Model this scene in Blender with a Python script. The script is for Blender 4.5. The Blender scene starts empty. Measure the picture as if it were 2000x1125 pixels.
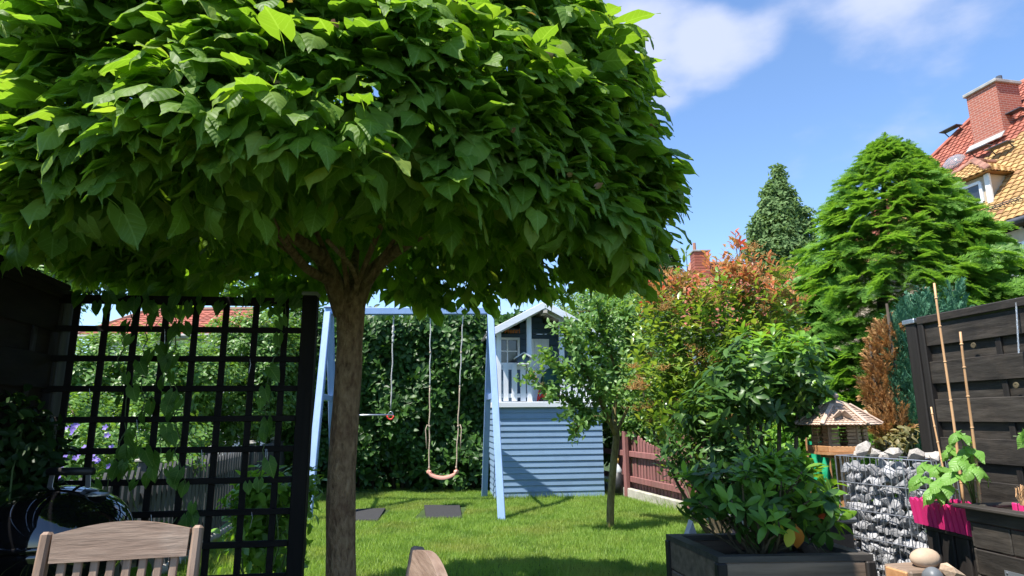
import bpy, bmesh, math, random
import numpy as np
from mathutils import Matrix, Vector, Euler

random.seed(7)
RNG = np.random.default_rng(7)
S = bpy.context.scene
C = S.collection
R_ = math.radians

# ------------------------------------------------------------ camera
F = 1220.0
EYE = Vector((0, 0, 1.2))
cam_d = bpy.data.cameras.new('camera')
cam = bpy.data.objects.new('camera', cam_d)
C.objects.link(cam)
cam_d.sensor_width = 36
cam_d.lens = 36 * F / 2000
cam_d.clip_start = 0.05
cam_d.clip_end = 600
CAM_R = Euler((R_(90 + 11.69), 0, 0)).to_matrix() @ Matrix.Rotation(R_(-0.45), 3, 'Z')
cam.matrix_world = Matrix.Translation(EYE) @ CAM_R.to_4x4()
S.camera = cam

# ------------------------------------------------------------ sun and sky
SUN = Vector((-.44, -.30, 1.0)).normalized()
sun_el = math.asin(SUN.z)
sun_az = math.atan2(SUN.x, SUN.y)
sd = bpy.data.lights.new('sun', 'SUN')
sd.energy = 5.0
sd.angle = R_(0.5)
sd.color = (1.0, .95, .87)
so = bpy.data.objects.new('sun', sd)
C.objects.link(so)
so.location = (0, 0, 30)
so.rotation_euler = SUN.to_track_quat('Z', 'Y').to_euler()

def ray(px, py):
    return CAM_R @ Vector(((px - 1000) / F, -(py - 562.5) / F, -1))
def P(px, py, d):
    r = ray(px, py)
    return EYE + r * (d / r.y)
def PZ(px, py, z=0):
    r = ray(px, py)
    return EYE + r * ((z - EYE.z) / r.z)
def proj(p):
    q = CAM_R.transposed() @ (Vector(p) - EYE)
    return (1000 - F * q.x / q.z, 562.5 + F * q.y / q.z) if q.z < -.01 else (9e9, 9e9)

def sky_world():
    w = bpy.data.worlds.new('World')
    S.world = w
    w.use_nodes = True
    nt = w.node_tree
    nt.nodes.clear()
    N = nt.nodes.new
    L = nt.links.new
    out = N('ShaderNodeOutputWorld')
    bg = N('ShaderNodeBackground')
    bg.inputs['Strength'].default_value = 0.12
    sky = N('ShaderNodeTexSky')
    sky.sky_type = 'NISHITA'
    sky.sun_disc = False
    sky.sun_elevation = sun_el
    sky.sun_rotation = sun_az
    sky.altitude = 200
    sky.air_density = 1.1
    sky.dust_density = .05
    sky.ozone_density = 3.0
    tc = N('ShaderNodeTexCoord')
    # soft cumulus banks: fractal noise on the view direction, denser inside two wide patches of sky
    wn = N('ShaderNodeTexNoise'); wn.inputs['Scale'].default_value = 5.5
    wn.inputs['Detail'].default_value = 7; wn.inputs['Roughness'].default_value = .5
    mp = N('ShaderNodeMapping'); mp.inputs['Scale'].default_value = (1, 1, 1.9)
    mp.inputs['Location'].default_value = (.7, .2, .4)
    L(tc.outputs['Generated'], mp.inputs['Vector'])
    L(mp.outputs['Vector'], wn.inputs['Vector'])
    def bank(px, py, inner, outer, amp):
        d = ray(px, py).normalized()
        dp = N('ShaderNodeVectorMath'); dp.operation = 'DOT_PRODUCT'
        L(tc.outputs['Generated'], dp.inputs[0]); dp.inputs[1].default_value = d
        mr = N('ShaderNodeMapRange'); mr.interpolation_type = 'SMOOTHSTEP'
        mr.inputs['From Min'].default_value = math.cos(R_(outer)); mr.inputs['From Max'].default_value = math.cos(R_(inner))
        mr.inputs['To Max'].default_value = amp
        L(dp.outputs['Value'], mr.inputs['Value'])
        return mr.outputs['Result']
    acc = wn.outputs['Fac']
    for b in ((1290, 100, 0, 7.5, .30), (1430, 90, 0, 5, .26), (1340, 190, 0, 7, .05), (1700, -60, 3, 10, .10), (1900, -60, 2, 10, .11), (600, -900, 10, 40, .14)):
        m = N('ShaderNodeMath'); m.operation = 'ADD'
        L(acc, m.inputs[0]); L(bank(*b), m.inputs[1]); acc = m.outputs[0]
    cr = N('ShaderNodeMapRange'); cr.interpolation_type = 'SMOOTHSTEP'
    cr.inputs['From Min'].default_value = .56; cr.inputs['From Max'].default_value = .92
    cr.inputs['To Max'].default_value = .85
    L(acc, cr.inputs['Value'])
    tint = N('ShaderNodeMix'); tint.data_type = 'RGBA'; tint.blend_type = 'MULTIPLY'
    tint.inputs[0].default_value = 1
    tint.inputs['B'].default_value = (.90, .98, 1.08, 1)
    L(sky.outputs['Color'], tint.inputs['A'])
    mix = N('ShaderNodeMix'); mix.data_type = 'RGBA'
    L(cr.outputs['Result'], mix.inputs[0])
    L(tint.outputs['Result'], mix.inputs['A'])
    mix.inputs['B'].default_value = (3.2, 3.5, 4.5, 1)
    L(mix.outputs['Result'], bg.inputs['Color'])
    L(bg.outputs['Background'], out.inputs['Surface'])
sky_world()

S.render.engine = 'CYCLES'
S.view_settings.view_transform = 'Standard'
S.view_settings.look = 'None'
S.view_settings.exposure = 1.05
S.view_settings.gamma = 1
S.view_settings.use_curve_mapping = False
S.cycles.max_bounces = 8
S.cycles.transparent_max_bounces = 8
S.cycles.sample_clamp_indirect = 6

# ------------------------------------------------------------ materials
MATS = {}
def nmat(name):
    m = bpy.data.materials.new(name)
    m.use_nodes = True
    nt = m.node_tree
    b = nt.nodes['Principled BSDF']
    return m, nt, nt.nodes.new, nt.links.new, b
def rgb(c):
    return (c[0], c[1], c[2], 1)
def coords(nt, N, L, scale, kind='Object', rnd=True):
    tc = N('ShaderNodeTexCoord')
    mp = N('ShaderNodeMapping')
    mp.inputs['Scale'].default_value = scale
    L(tc.outputs[kind], mp.inputs['Vector'])
    if rnd:
        oi = N('ShaderNodeObjectInfo')
        gi = N('ShaderNodeNewGeometry')
        ad = N('ShaderNodeMath'); ad.operation = 'ADD'
        L(oi.outputs['Random'], ad.inputs[0]); L(gi.outputs['Random Per Island'], ad.inputs[1])
        ml = N('ShaderNodeMath'); ml.operation = 'MULTIPLY'; ml.inputs[1].default_value = 37.0
        L(ad.outputs[0], ml.inputs[0])
        va = N('ShaderNodeVectorMath'); va.operation = 'ADD'
        L(mp.outputs['Vector'], va.inputs[0]); L(ml.outputs[0], va.inputs[1])
        return va.outputs['Vector']
    return mp.outputs['Vector']
def ramp(N, stops):
    r = N('ShaderNodeValToRGB')
    e = r.color_ramp.elements
    while len(e) < len(stops): e.new(.5)
    for k, (p, c) in enumerate(stops):
        e[k].position = p; e[k].color = rgb(c)
    return r
def solid(name, cols, scale=(1, 1, 1), ns=6, rough=.7, bump=.15, bscale=None, detail=5, spec=.4, metal=0, dirt=0, dirtcol=(.03, .025, .02), vary=.12, coat=0, kind='Object', bdist=.01):
    """noise-driven surface: cols = 2 or 3 colours; scale stretches the pattern along the grain"""
    m, nt, N, L, b = nmat(name)
    v = coords(nt, N, L, scale, kind)
    n = N('ShaderNodeTexNoise'); n.inputs['Scale'].default_value = ns; n.inputs['Detail'].default_value = detail
    n.inputs['Roughness'].default_value = .6
    L(v, n.inputs['Vector'])
    st = [(.30 + .4 * k / (len(cols) - 1), c) for k, c in enumerate(cols)]
    r = ramp(N, st)
    L(n.outputs['Fac'], r.inputs['Fac'])
    col = r.outputs['Color']
    # each piece slightly lighter or darker
    oi = N('ShaderNodeObjectInfo'); gi = N('ShaderNodeNewGeometry')
    ad = N('ShaderNodeMath'); ad.operation = 'ADD'
    L(oi.outputs['Random'], ad.inputs[0]); L(gi.outputs['Random Per Island'], ad.inputs[1])
    fr = N('ShaderNodeMath'); fr.operation = 'FRACT'; L(ad.outputs[0], fr.inputs[0])
    mr = N('ShaderNodeMapRange'); mr.inputs['To Min'].default_value = 1 - vary; mr.inputs['To Max'].default_value = 1 + vary
    L(fr.outputs[0], mr.inputs['Value'])
    vm = N('ShaderNodeVectorMath'); vm.operation = 'SCALE'
    L(col, vm.inputs[0]); L(mr.outputs['Result'], vm.inputs['Scale'])
    col = vm.outputs['Vector']
    if dirt:
        n2 = N('ShaderNodeTexNoise'); n2.inputs['Scale'].default_value = 3.1; n2.inputs['Detail'].default_value = 8
        n2.inputs['Roughness'].default_value = .7
        tc2 = N('ShaderNodeTexCoord'); L(tc2.outputs['Object'], n2.inputs['Vector'])
        rr = ramp(N, [(.5, (0, 0, 0)), (.72, (dirt, dirt, dirt))])
        L(n2.outputs['Fac'], rr.inputs['Fac'])
        mx = N('ShaderNodeMix'); mx.data_type = 'RGBA'
        L(rr.outputs['Color'], mx.inputs[0]); L(col, mx.inputs['A']); mx.inputs['B'].default_value = rgb(dirtcol)
        col = mx.outputs['Result']
    L(col, b.inputs['Base Color'])
    b.inputs['Roughness'].default_value = rough
    b.inputs['Metallic'].default_value = metal
    b.inputs['Specular IOR Level'].default_value = spec
    b.inputs['Coat Weight'].default_value = coat
    if bump:
        bp = N('ShaderNodeBump'); bp.inputs['Strength'].default_value = bump; bp.inputs['Distance'].default_value = bdist
        src = n
        if bscale:
            src = N('ShaderNodeTexNoise'); src.inputs['Scale'].default_value = bscale; src.inputs['Detail'].default_value = 6
            L(v, src.inputs['Vector'])
        L(src.outputs['Fac'], bp.inputs['Height']); L(bp.outputs['Normal'], b.inputs['Normal'])
    MATS[name] = m
    return m
def leafmat(name, cols, trans=.35, tcol=None, rough=.42, spec=.35, veins=False, bump=0, patch=None):
    m, nt, N, L, b = nmat(name)
    out = nt.nodes['Material Output']
    oi = N('ShaderNodeObjectInfo'); gi = N('ShaderNodeNewGeometry')
    ad = N('ShaderNodeMath'); ad.operation = 'ADD'
    L(oi.outputs['Random'], ad.inputs[0]); L(gi.outputs['Random Per Island'], ad.inputs[1])
    fr = N('ShaderNodeMath'); fr.operation = 'FRACT'; L(ad.outputs[0], fr.inputs[0])
    st = [(k / (len(cols) - 1) if len(cols) > 1 else 0, c) for k, c in enumerate(cols)]
    r = ramp(N, st)
    L(fr.outputs[0], r.inputs['Fac'])
    col = r.outputs['Color']
    if patch:
        tcp = N('ShaderNodeTexCoord')
        for sc_, amt, pc in patch:
            np_ = N('ShaderNodeTexNoise'); np_.inputs['Scale'].default_value = sc_; np_.inputs['Detail'].default_value = 6
            L(tcp.outputs['Object'], np_.inputs['Vector'])
            rp = ramp(N, [(.48, (0, 0, 0)), (.68, (amt, amt, amt))]); L(np_.outputs['Fac'], rp.inputs['Fac'])
            mp_ = N('ShaderNodeMix'); mp_.data_type = 'RGBA'
            L(rp.outputs['Color'], mp_.inputs[0]); L(col, mp_.inputs['A']); mp_.inputs['B'].default_value = rgb(pc)
            col = mp_.outputs['Result']
    if veins:
        uv = N('ShaderNodeUVMap')
        sx = N('ShaderNodeSeparateXYZ'); L(uv.outputs['UV'], sx.inputs[0])
        def M(op, a, bb=None, c=None):
            q = N('ShaderNodeMath'); q.operation = op
            for i, x in enumerate((a, bb, c)):
                if x is None: continue
                if isinstance(x, (int, float)): q.inputs[i].default_value = x
                else: L(x, q.inputs[i])
            return q.outputs[0]
        u = M('ABSOLUTE', M('SUBTRACT', sx.outputs['X'], .5))
        mid = M('LESS_THAN', u, .022)
        side = M('PINGPONG', M('MULTIPLY', M('SUBTRACT', sx.outputs['Y'], M('MULTIPLY', u, .75)), 6.5), .5)
        sd_ = M('LESS_THAN', side, .06)
        vein = M('MAXIMUM', mid, M('MULTIPLY', sd_, .6))
        mx = N('ShaderNodeMix'); mx.data_type = 'RGBA'
        L(M('MULTIPLY', vein, .45), mx.inputs[0]); L(col, mx.inputs['A'])
        mx.inputs['B'].default_value = (.22, .34, .10, 1)
        col = mx.outputs['Result']
        bp = N('ShaderNodeBump'); bp.inputs['Strength'].default_value = .5; bp.inputs['Distance'].default_value = .004
        L(M('MULTIPLY', side, 1.0), bp.inputs['Height']); L(bp.outputs['Normal'], b.inputs['Normal'])
    L(col, b.inputs['Base Color'])
    b.inputs['Roughness'].default_value = rough
    b.inputs['Specular IOR Level'].default_value = spec
    tr = N('ShaderNodeBsdfTranslucent')
    tm = N('ShaderNodeMix'); tm.data_type = 'RGBA'; tm.blend_type = 'MULTIPLY'; tm.inputs[0].default_value = 1
    L(col, tm.inputs['A']); tm.inputs['B'].default_value = rgb(tcol or (2.2, 2.0, .8))
    L(tm.outputs['Result'], tr.inputs['Color'])
    ms = N('ShaderNodeMixShader'); ms.inputs[0].default_value = trans
    L(b.outputs['BSDF'], ms.inputs[1]); L(tr.outputs['BSDF'], ms.inputs[2])
    L(ms.outputs['Shader'], out.inputs['Surface'])
    MATS[name] = m
    return m

WOODX, WOODY, WOODZ = (.06, 1, 1), (1, .06, 1), (1, 1, .06)
solid('black_wood_y', [(.016, .013, .011), (.032, .027, .022), (.05, .043, .036)], WOODY, 28, .62, .5, spec=.35, vary=.3, dirt=.45, dirtcol=(.085, .065, .048))
solid('black_wood_x', [(.016, .013, .011), (.032, .027, .022), (.05, .043, .036)], WOODX, 28, .62, .5, spec=.35, vary=.3, dirt=.45, dirtcol=(.085, .065, .048))
solid('black_wood_z', [(.014, .011, .010), (.026, .022, .019)], WOODZ, 28, .6, .5, spec=.35, vary=.25)
solid('lattice_black_x', [(.006, .005, .005), (.013, .010, .009)], WOODX, 28, .75, .4, spec=.2, vary=.25)
solid('lattice_black_z', [(.006, .005, .005), (.013, .010, .009)], WOODZ, 28, .75, .4, spec=.2, vary=.25)
solid('old_fence_wood', [(.012, .009, .008), (.024, .018, .014)], WOODY, 20, .8, .5, spec=.2, vary=.3)
solid('teak', [(.17, .11, .078), (.25, .17, .125), (.31, .22, .165)], (.1, 1, 1), 55, .65, .35, dirt=.35, dirtcol=(.5, .42, .35), vary=.08)
solid('teak_z', [(.17, .11, .078), (.25, .17, .125), (.31, .22, .165)], WOODZ, 30, .65, .35, vary=.08)
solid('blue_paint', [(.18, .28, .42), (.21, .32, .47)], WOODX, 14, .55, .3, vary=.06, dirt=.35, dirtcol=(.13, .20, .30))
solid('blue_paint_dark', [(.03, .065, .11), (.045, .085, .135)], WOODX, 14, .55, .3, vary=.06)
solid('swing_blue', [(.20, .31, .53), (.24, .36, .59)], WOODZ, 14, .5, .25, vary=.03, dirt=.15, dirtcol=(.2, .3, .45))
solid('white_paint', [(.66, .69, .74), (.76, .79, .82)], WOODZ, 12, .5, .25, vary=.04, dirt=.2, dirtcol=(.45, .47, .48))
solid('white_paint_x', [(.66, .69, .74), (.76, .79, .82)], WOODX, 12, .5, .25, vary=.04, dirt=.25, dirtcol=(.45, .47, .48))
solid('red_fence_paint', [(.19, .075, .068), (.30, .13, .12)], WOODZ, 16, .75, .4, vary=.15, dirt=.5, dirtcol=(.13, .085, .07))
solid('grey_picket', [(.035, .036, .038), (.075, .076, .078)], WOODZ, 20, .8, .4, vary=.25)
solid('concrete', [(.30, .28, .24), (.44, .41, .36)], (1, 1, 1), 9, .9, .5, bscale=60, dirt=.5, dirtcol=(.16, .19, .07))
solid('rubber', [(.018, .018, .019), (.035, .035, .037)], (1, 1, 1), 60, .9, .4)
solid('black_enamel', [(.004, .004, .005), (.006, .006, .007)], (1, 1, 1), 3, .06, 0, spec=.6, coat=1)
solid('black_plastic', [(.012, .012, .013), (.02, .02, .022)], (1, 1, 1), 20, .5, .05)
solid('grey_plastic', [(.10, .11, .12), (.14, .15, .16)], (1, 1, 1), 10, .45, .05)
solid('steel', [(.35, .36, .38), (.48, .49, .52)], (1, 1, 1), 30, .38, .03, metal=.9)
solid('bark_catalpa', [(.10, .055, .03), (.25, .155, .085), (.36, .24, .14)], (1, 1, .42), 42, .9, 1.0, dirt=.9, dirtcol=(.13, .055, .03), bdist=.04)
solid('bark_thin', [(.05, .04, .022), (.14, .11, .06)], (1, 1, .3), 22, .85, .7, dirt=.4, dirtcol=(.03, .035, .015))
solid('bark_dark', [(.03, .022, .016), (.07, .055, .04)], (1, 1, .3), 22, .9, .7)
solid('stem_green', [(.07, .12, .03), (.11, .16, .05)], (1, 1, .3), 22, .6, .2)
solid('soil', [(.018, .012, .008), (.045, .032, .022)], (1, 1, 1), 30, .95, 1.0)
solid('ground_green', [(.022, .04, .008), (.045, .085, .014)], (1, 1, 1), 3, .95, .4)
solid('stone_grey', [(.19, .19, .20), (.29, .29, .30), (.40, .40, .405)], (1, 1, 2.2), 7, .85, .9, detail=9, vary=.35)
solid('stone_pale', [(.26, .24, .22), (.46, .42, .38)], (1, 1, 1), 8, .85, .6, vary=.15)
solid('stone_tan', [(.40, .28, .19), (.52, .40, .29)], (1, 1, 1), 10, .8, .25, dirt=.3, dirtcol=(.25, .17, .12))
solid('pink_paint', [(.56, .02, .14), (.66, .03, .18)], WOODZ, 16, .55, .3, vary=.12, dirt=.35, dirtcol=(.40, .03, .10))
solid('bamboo', [(.45, .24, .11), (.60, .37, .20)], (1, 1, .1), 30, .5, .2)
solid('rope_white', [(.42, .42, .40), (.62, .62, .60)], (1, 1, 3), 90, .85, .8)
solid('rope_tan', [(.36, .28, .20), (.52, .42, .32)], (1, 1, 3), 90, .85, .8)
solid('seat_plastic', [(.72, .34, .26), (.76, .38, .30)], (1, 1, 1), 6, .42, .05)
solid('red_plastic', [(.55, .03, .02), (.6, .04, .03)], (1, 1, 1), 6, .4, 0)
solid('yellow_plastic', [(.60, .38, .10), (.66, .42, .12)], (1, 1, 1), 6, .4, 0)
solid('shell_green', [(.006, .06, .035), (.012, .09, .05)], (1, 1, 1), 6, .4, 0)
solid('net_green', [(.01, .30, .14), (.02, .42, .2)], (1, 1, 1), 30, .6, .1)
solid('cyan_plastic', [(.02, .42, .62), (.03, .48, .68)], (1, 1, 1), 6, .35, 0)
solid('toy_grey', [(.42, .40, .40), (.5, .48, .47)], (1, 1, 1), 6, .5, 0)
solid('toy_pink', [(.55, .28, .25), (.62, .33, .3)], (1, 1, 1), 6, .5, 0)
solid('feeder_wood', [(.36, .17, .07), (.52, .28, .13)], WOODX, 26, .6, .3, vary=.2)
solid('feeder_brick_wood', [(.24, .13, .07), (.40, .24, .13)], WOODX, 26, .65, .3, vary=.3)
solid('shingle_wood', [(.33, .23, .17), (.50, .38, .30)], WOODY, 20, .75, .4, vary=.25)
solid('tile_red', [(.25, .065, .04), (.34, .11, .07)], (1, 1, 1), 3, .75, .2, vary=.22)
solid('tile_yellow', [(.27, .13, .06), (.36, .22, .08), (.43, .29, .12)], (1, 1, 1), 2.5, .75, .2, vary=.22, dirt=.3, dirtcol=(.3, .12, .04))
solid('tile_ridge', [(.20, .09, .06), (.34, .17, .12)], (1, 1, 1), 3, .8, .2, vary=.25)
solid('render_beige', [(.38, .31, .22), (.47, .39, .29)], (1, 1, 1), 1.2, .9, .2, bscale=60, dirt=.35, dirtcol=(.24, .18, .12))
solid('render_white', [(.62, .62, .60), (.72, .72, .70)], (1, 1, 1), 1.2, .9, .2, bscale=60)
solid('chimney_cap', [(.22, .22, .21), (.38, .37, .35)], (1, 1, 1), 4, .9, .2)
solid('gutter_metal', [(.06, .065, .08), (.09, .095, .11)], (1, 1, 1), 4, .5, 0, metal=.3)
solid('letter_wood', [(.42, .14, .03), (.52, .2, .05)], WOODX, 12, .6, .1)
solid('soffit_wood', [(.42, .36, .30), (.52, .46, .38)], WOODY, 16, .7, .2)

def brickmat():
    m, nt, N, L, b = nmat('chimney_brick')
    v = coords(nt, N, L, (1, 1, 1), 'UV', False)
    bt = N('ShaderNodeTexBrick')
    bt.inputs['Color1'].default_value = rgb((.36, .10, .06)); bt.inputs['Color2'].default_value = rgb((.29, .085, .055))
    bt.inputs['Mortar'].default_value = rgb((.42, .26, .21)); bt.inputs['Scale'].default_value = 1
    bt.inputs['Brick Width'].default_value = .25; bt.inputs['Row Height'].default_value = .083; bt.inputs['Mortar Size'].default_value = .009
    L(v, bt.inputs['Vector']); L(bt.outputs['Color'], b.inputs['Base Color'])
    b.inputs['Roughness'].default_value = .85
    MATS['chimney_brick'] = m
brickmat()
def glassmat():
    m, nt, N, L, b = nmat('window_glass')
    b.inputs['Base Color'].default_value = (.03, .035, .04, 1)
    b.inputs['Roughness'].default_value = .08
    b.inputs['Specular IOR Level'].default_value = .8
    MATS['window_glass'] = m
    m, nt, N, L, b = nmat('clear_plastic')
    b.inputs['Base Color'].default_value = (.8, .85, .9, 1)
    b.inputs['Roughness'].default_value = .1
    b.inputs['Transmission Weight'].default_value = .8
    MATS['clear_plastic'] = m
glassmat()

G2 = (.050, .105, .014)
leafmat('catalpa_leaf', [(.085, .165, .02), (.12, .22, .028), (.10, .19, .022), (.16, .26, .04), (.085, .175, .022), (.22, .29, .06)], .42, (2.2, 2.2, .7), .5, .18, veins=True)
leafmat('laurel_leaf', [(.018, .055, .010), (.035, .095, .016), (.06, .14, .022)], .25, None, .45, .3)
leafmat('bush_leaf', [(.06, .14, .022), (.10, .21, .035), (.15, .27, .06), (.045, .11, .02)], .33, None, .4, .45)
leafmat('dark_leaf', [(.012, .035, .008), (.03, .07, .014)], .25, None, .5, .3)
leafmat('apple_leaf', [(.08, .17, .035), (.13, .25, .06), (.17, .29, .09)], .33, None, .42, .4)
leafmat('photinia_leaf', [(.09, .18, .03), (.15, .26, .04), (.23, .31, .06), (.07, .15, .03)], .3, None, .28, .55)
leafmat('photinia_red', [(.52, .10, .07), (.52, .24, .12), (.36, .28, .09), (.55, .20, .12), (.30, .29, .07)], .35, (1.6, 1.2, .9), .35, .45)
leafmat('photinia_bloom', [(.42, .25, .08), (.34, .22, .09), (.50, .27, .12)], .3, (1.4, 1.2, .9), .7, .2)
leafmat('rhodo_dark', [(.03, .08, .016), (.055, .125, .024), (.08, .165, .03)], .25, None, .4, .35)
leafmat('rhodo_new', [(.13, .27, .03), (.19, .36, .05), (.09, .2, .025)], .35, None, .35, .4)
leafmat('orange_leaf', [(.55, .25, .04), (.5, .18, .03)], .35, (1.5, 1.2, .8), .5, .3)
leafmat('yellow_leaf', [(.5, .5, .05), (.45, .5, .08)], .35, (1.5, 1.4, .8), .5, .3)
leafmat('bean_leaf', [(.12, .26, .04), (.17, .34, .06), (.14, .3, .05)], .36, None, .45, .4, veins=True)
leafmat('vine_leaf', [(.05, .13, .018), (.08, .18, .025)], .36, (2.3, 2.1, .8), .45, .35, veins=True)
leafmat('fir_needle', [(.10, .22, .035), (.14, .29, .045), (.08, .18, .032), (.19, .35, .06)], .35, None, .5, .35)
leafmat('juniper_green', [(.05, .15, .085), (.08, .21, .12)], .15, (1.2, 1.2, 1), .6, .3)
leafmat('juniper_dead', [(.36, .20, .08), (.48, .28, .12), (.26, .14, .06)], .2, (1.3, 1.1, .8), .7, .2)
leafmat('poplar_leaf', [(.12, .20, .07), (.17, .26, .10), (.09, .16, .055)], .3, (1.6, 1.6, 1), .7, .15)
leafmat('grass_blade', [(.17, .29, .045), (.23, .36, .065), (.29, .40, .095), (.18, .31, .05)], .38, (1.7, 1.7, .7), .5, .3, patch=((1.1, .7, (.30, .32, .09)), (2.7, .6, (.09, .19, .03))))
leafmat('purple_petal', [(.20, .13, .5), (.30, .22, .6)], .3, (1.2, 1.2, 1.2), .5, .3)
leafmat('gold_leaf', [(.16, .15, .06), (.24, .2, .09), (.08, .09, .03)], .2)
leafmat('young_brown', [(.16, .07, .06), (.24, .13, .08), (.20, .16, .06)], .3)
leafmat('fruit_brown', [(.25, .14, .06), (.3, .2, .08)], .0, None, .6, .3)

# ------------------------------------------------------------ geometry helpers
MW = {}                     # root transform of every thing, shared by its parts
def rotz(a):
    return Matrix.Rotation(a, 3, 'Z')
TH = R_(7.5)                # the garden's long axis, against the view direction
GR = rotz(TH)

def _chamfer_faces():
    h = 1.0; c = .3
    V = []
    for sx in (-1, 1):
        for sy in (-1, 1):
            for sz in (-1, 1):
                V += [(sx * h, sy * (h - c), sz * (h - c)), (sx * (h - c), sy * h, sz * (h - c)), (sx * (h - c), sy * (h - c), sz * h)]
    bm = bmesh.new()
    vs = [bm.verts.new(v) for v in V]
    for i, v in enumerate(vs): v.index = i
    bmesh.ops.convex_hull(bm, input=vs)
    bmesh.ops.dissolve_limit(bm, angle_limit=.01, verts=bm.verts[:], edges=bm.edges[:])
    f = [[v.index for v in fc.verts] for fc in bm.faces]
    bm.free()
    return f
CHF = _chamfer_faces()
CUBEF = [(0, 1, 3, 2), (4, 6, 7, 5), (0, 4, 5, 1), (2, 3, 7, 6), (0, 2, 6, 4), (1, 5, 7, 3)]

class MB:
    def __init__(s):
        s.v = []; s.f = []; s.uv = None
    def add(s, V, Fc):
        o = len(s.v)
        s.v += [Vector(v) for v in V]
        s.f += [[i + o for i in f] for f in Fc]
        return s
    def box(s, c, sz, rot=None, ch=0.0):
        c = Vector(c); hx, hy, hz = sz[0] / 2, sz[1] / 2, sz[2] / 2
        V = []
        if ch > 0:
            ch = min(ch, hx * .8, hy * .8, hz * .8)
            for sx in (-1, 1):
                for sy in (-1, 1):
                    for sz_ in (-1, 1):
                        V += [(sx * hx, sy * (hy - ch), sz_ * (hz - ch)), (sx * (hx - ch), sy * hy, sz_ * (hz - ch)), (sx * (hx - ch), sy * (hy - ch), sz_ * hz)]
            Fc = CHF
        else:
            V = [(sx * hx, sy * hy, sz_ * hz) for sx in (-1, 1) for sy in (-1, 1) for sz_ in (-1, 1)]
            Fc = CUBEF
        V = [Vector(v) for v in V]
        if rot is not None: V = [rot @ v for v in V]
        return s.add([v + c for v in V], Fc)
    def beam(s, a, b, w, h, side=(1, 0, 0), ch=.003):
        """bar from a to b; w measured along side, h across it"""
        a = Vector(a); b = Vector(b)
        z = (b - a); ln = z.length; z = z / ln
        x = Vector(side); x = (x - z * x.dot(z)).normalized(); y = z.cross(x)
        rot = Matrix((x, y, z)).transposed()
        return s.box((a + b) / 2, (w, h, ln), rot, ch)
    def tube(s, pts, r, n=8, cap=True):
        pts = [Vector(p) for p in pts]
        if not hasattr(r, '__len__'): r = [r] * len(pts)
        V = []; k = len(pts)
        ref = Vector((0, 0, 1))
        d0 = (pts[1] - pts[0]).normalized()
        if abs(d0.z) > .9: ref = Vector((1, 0, 0))
        x = ref.cross(d0).normalized()
        for i, p in enumerate(pts):
            d = (pts[min(i + 1, k - 1)] - pts[max(i - 1, 0)]).normalized()
            x = (x - d * x.dot(d)).normalized(); y = d.cross(x)
            for j in range(n):
                a = 2 * math.pi * j / n
                V.append(p + (x * math.cos(a) + y * math.sin(a)) * r[i])
        Fc = [(i * n + j, i * n + (j + 1) % n, (i + 1) * n + (j + 1) % n, (i + 1) * n + j) for i in range(k - 1) for j in range(n)]
        if cap:
            Fc += [tuple(range(n - 1, -1, -1)), tuple((k - 1) * n + j for j in range(n))]
        return s.add(V, Fc)
    def lathe(s, prof, c=(0, 0, 0), n=24, rot=None):
        V = []; c = Vector(c)
        for r, z in prof:
            for j in range(n):
                a = 2 * math.pi * j / n
                v = Vector((r * math.cos(a), r * math.sin(a), z))
                if rot is not None: v = rot @ v
                V.append(v + c)
        k = len(prof)
        Fc = [(i * n + j, i * n + (j + 1) % n, (i + 1) * n + (j + 1) % n, (i + 1) * n + j) for i in range(k - 1) for j in range(n)]
        if prof[0][0] > 1e-4: Fc.append(tuple(range(n - 1, -1, -1)))
        if prof[-1][0] > 1e-4: Fc.append(tuple((k - 1) * n + j for j in range(n)))
        return s.add(V, Fc)
    def prism(s, poly, a, ax, bx, depth):
        """outline poly [(u,v)] in the plane a + u*ax + v*bx, thickened by the vector depth"""
        a, ax, bx, depth = Vector(a), Vector(ax), Vector(bx), Vector(depth)
        n = len(poly)
        V = [a + ax * u + bx * v for u, v in poly]
        V += [v + depth for v in V]
        Fc = [tuple(range(n)), tuple(range(2 * n - 1, n - 1, -1))] + [(j, n + j, n + (j + 1) % n, (j + 1) % n) for j in range(n)]
        return s.add(V, Fc)
    def mesh(s, name, mat, smooth=False, inv=None):
        me = bpy.data.meshes.new(name)
        V = [inv @ v for v in s.v] if inv is not None else s.v
        me.from_pydata([tuple(v) for v in V], [], s.f)
        bm = bmesh.new(); bm.from_mesh(me)
        bmesh.ops.recalc_face_normals(bm, faces=bm.faces[:])
        bm.to_mesh(me); bm.free()
        if smooth:
            me.shade_smooth()
        me.materials.append(MATS[mat] if isinstance(mat, str) else mat)
        return me
    def build(s, name, mat, parent=None, world=False, smooth=False, autosmooth=None):
        inv = MW[parent.name].inverted() if (world and parent is not None) else None
        me = s.mesh(name, mat, smooth, inv)
        if autosmooth: me.set_sharp_from_angle(angle=autosmooth)
        o = bpy.data.objects.new(name, me)
        C.objects.link(o)
        if parent is not None:
            o.parent = parent
            MW[o.name] = MW[parent.name]
        else:
            MW[o.name] = Matrix.Identity(4)
        return o

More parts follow.
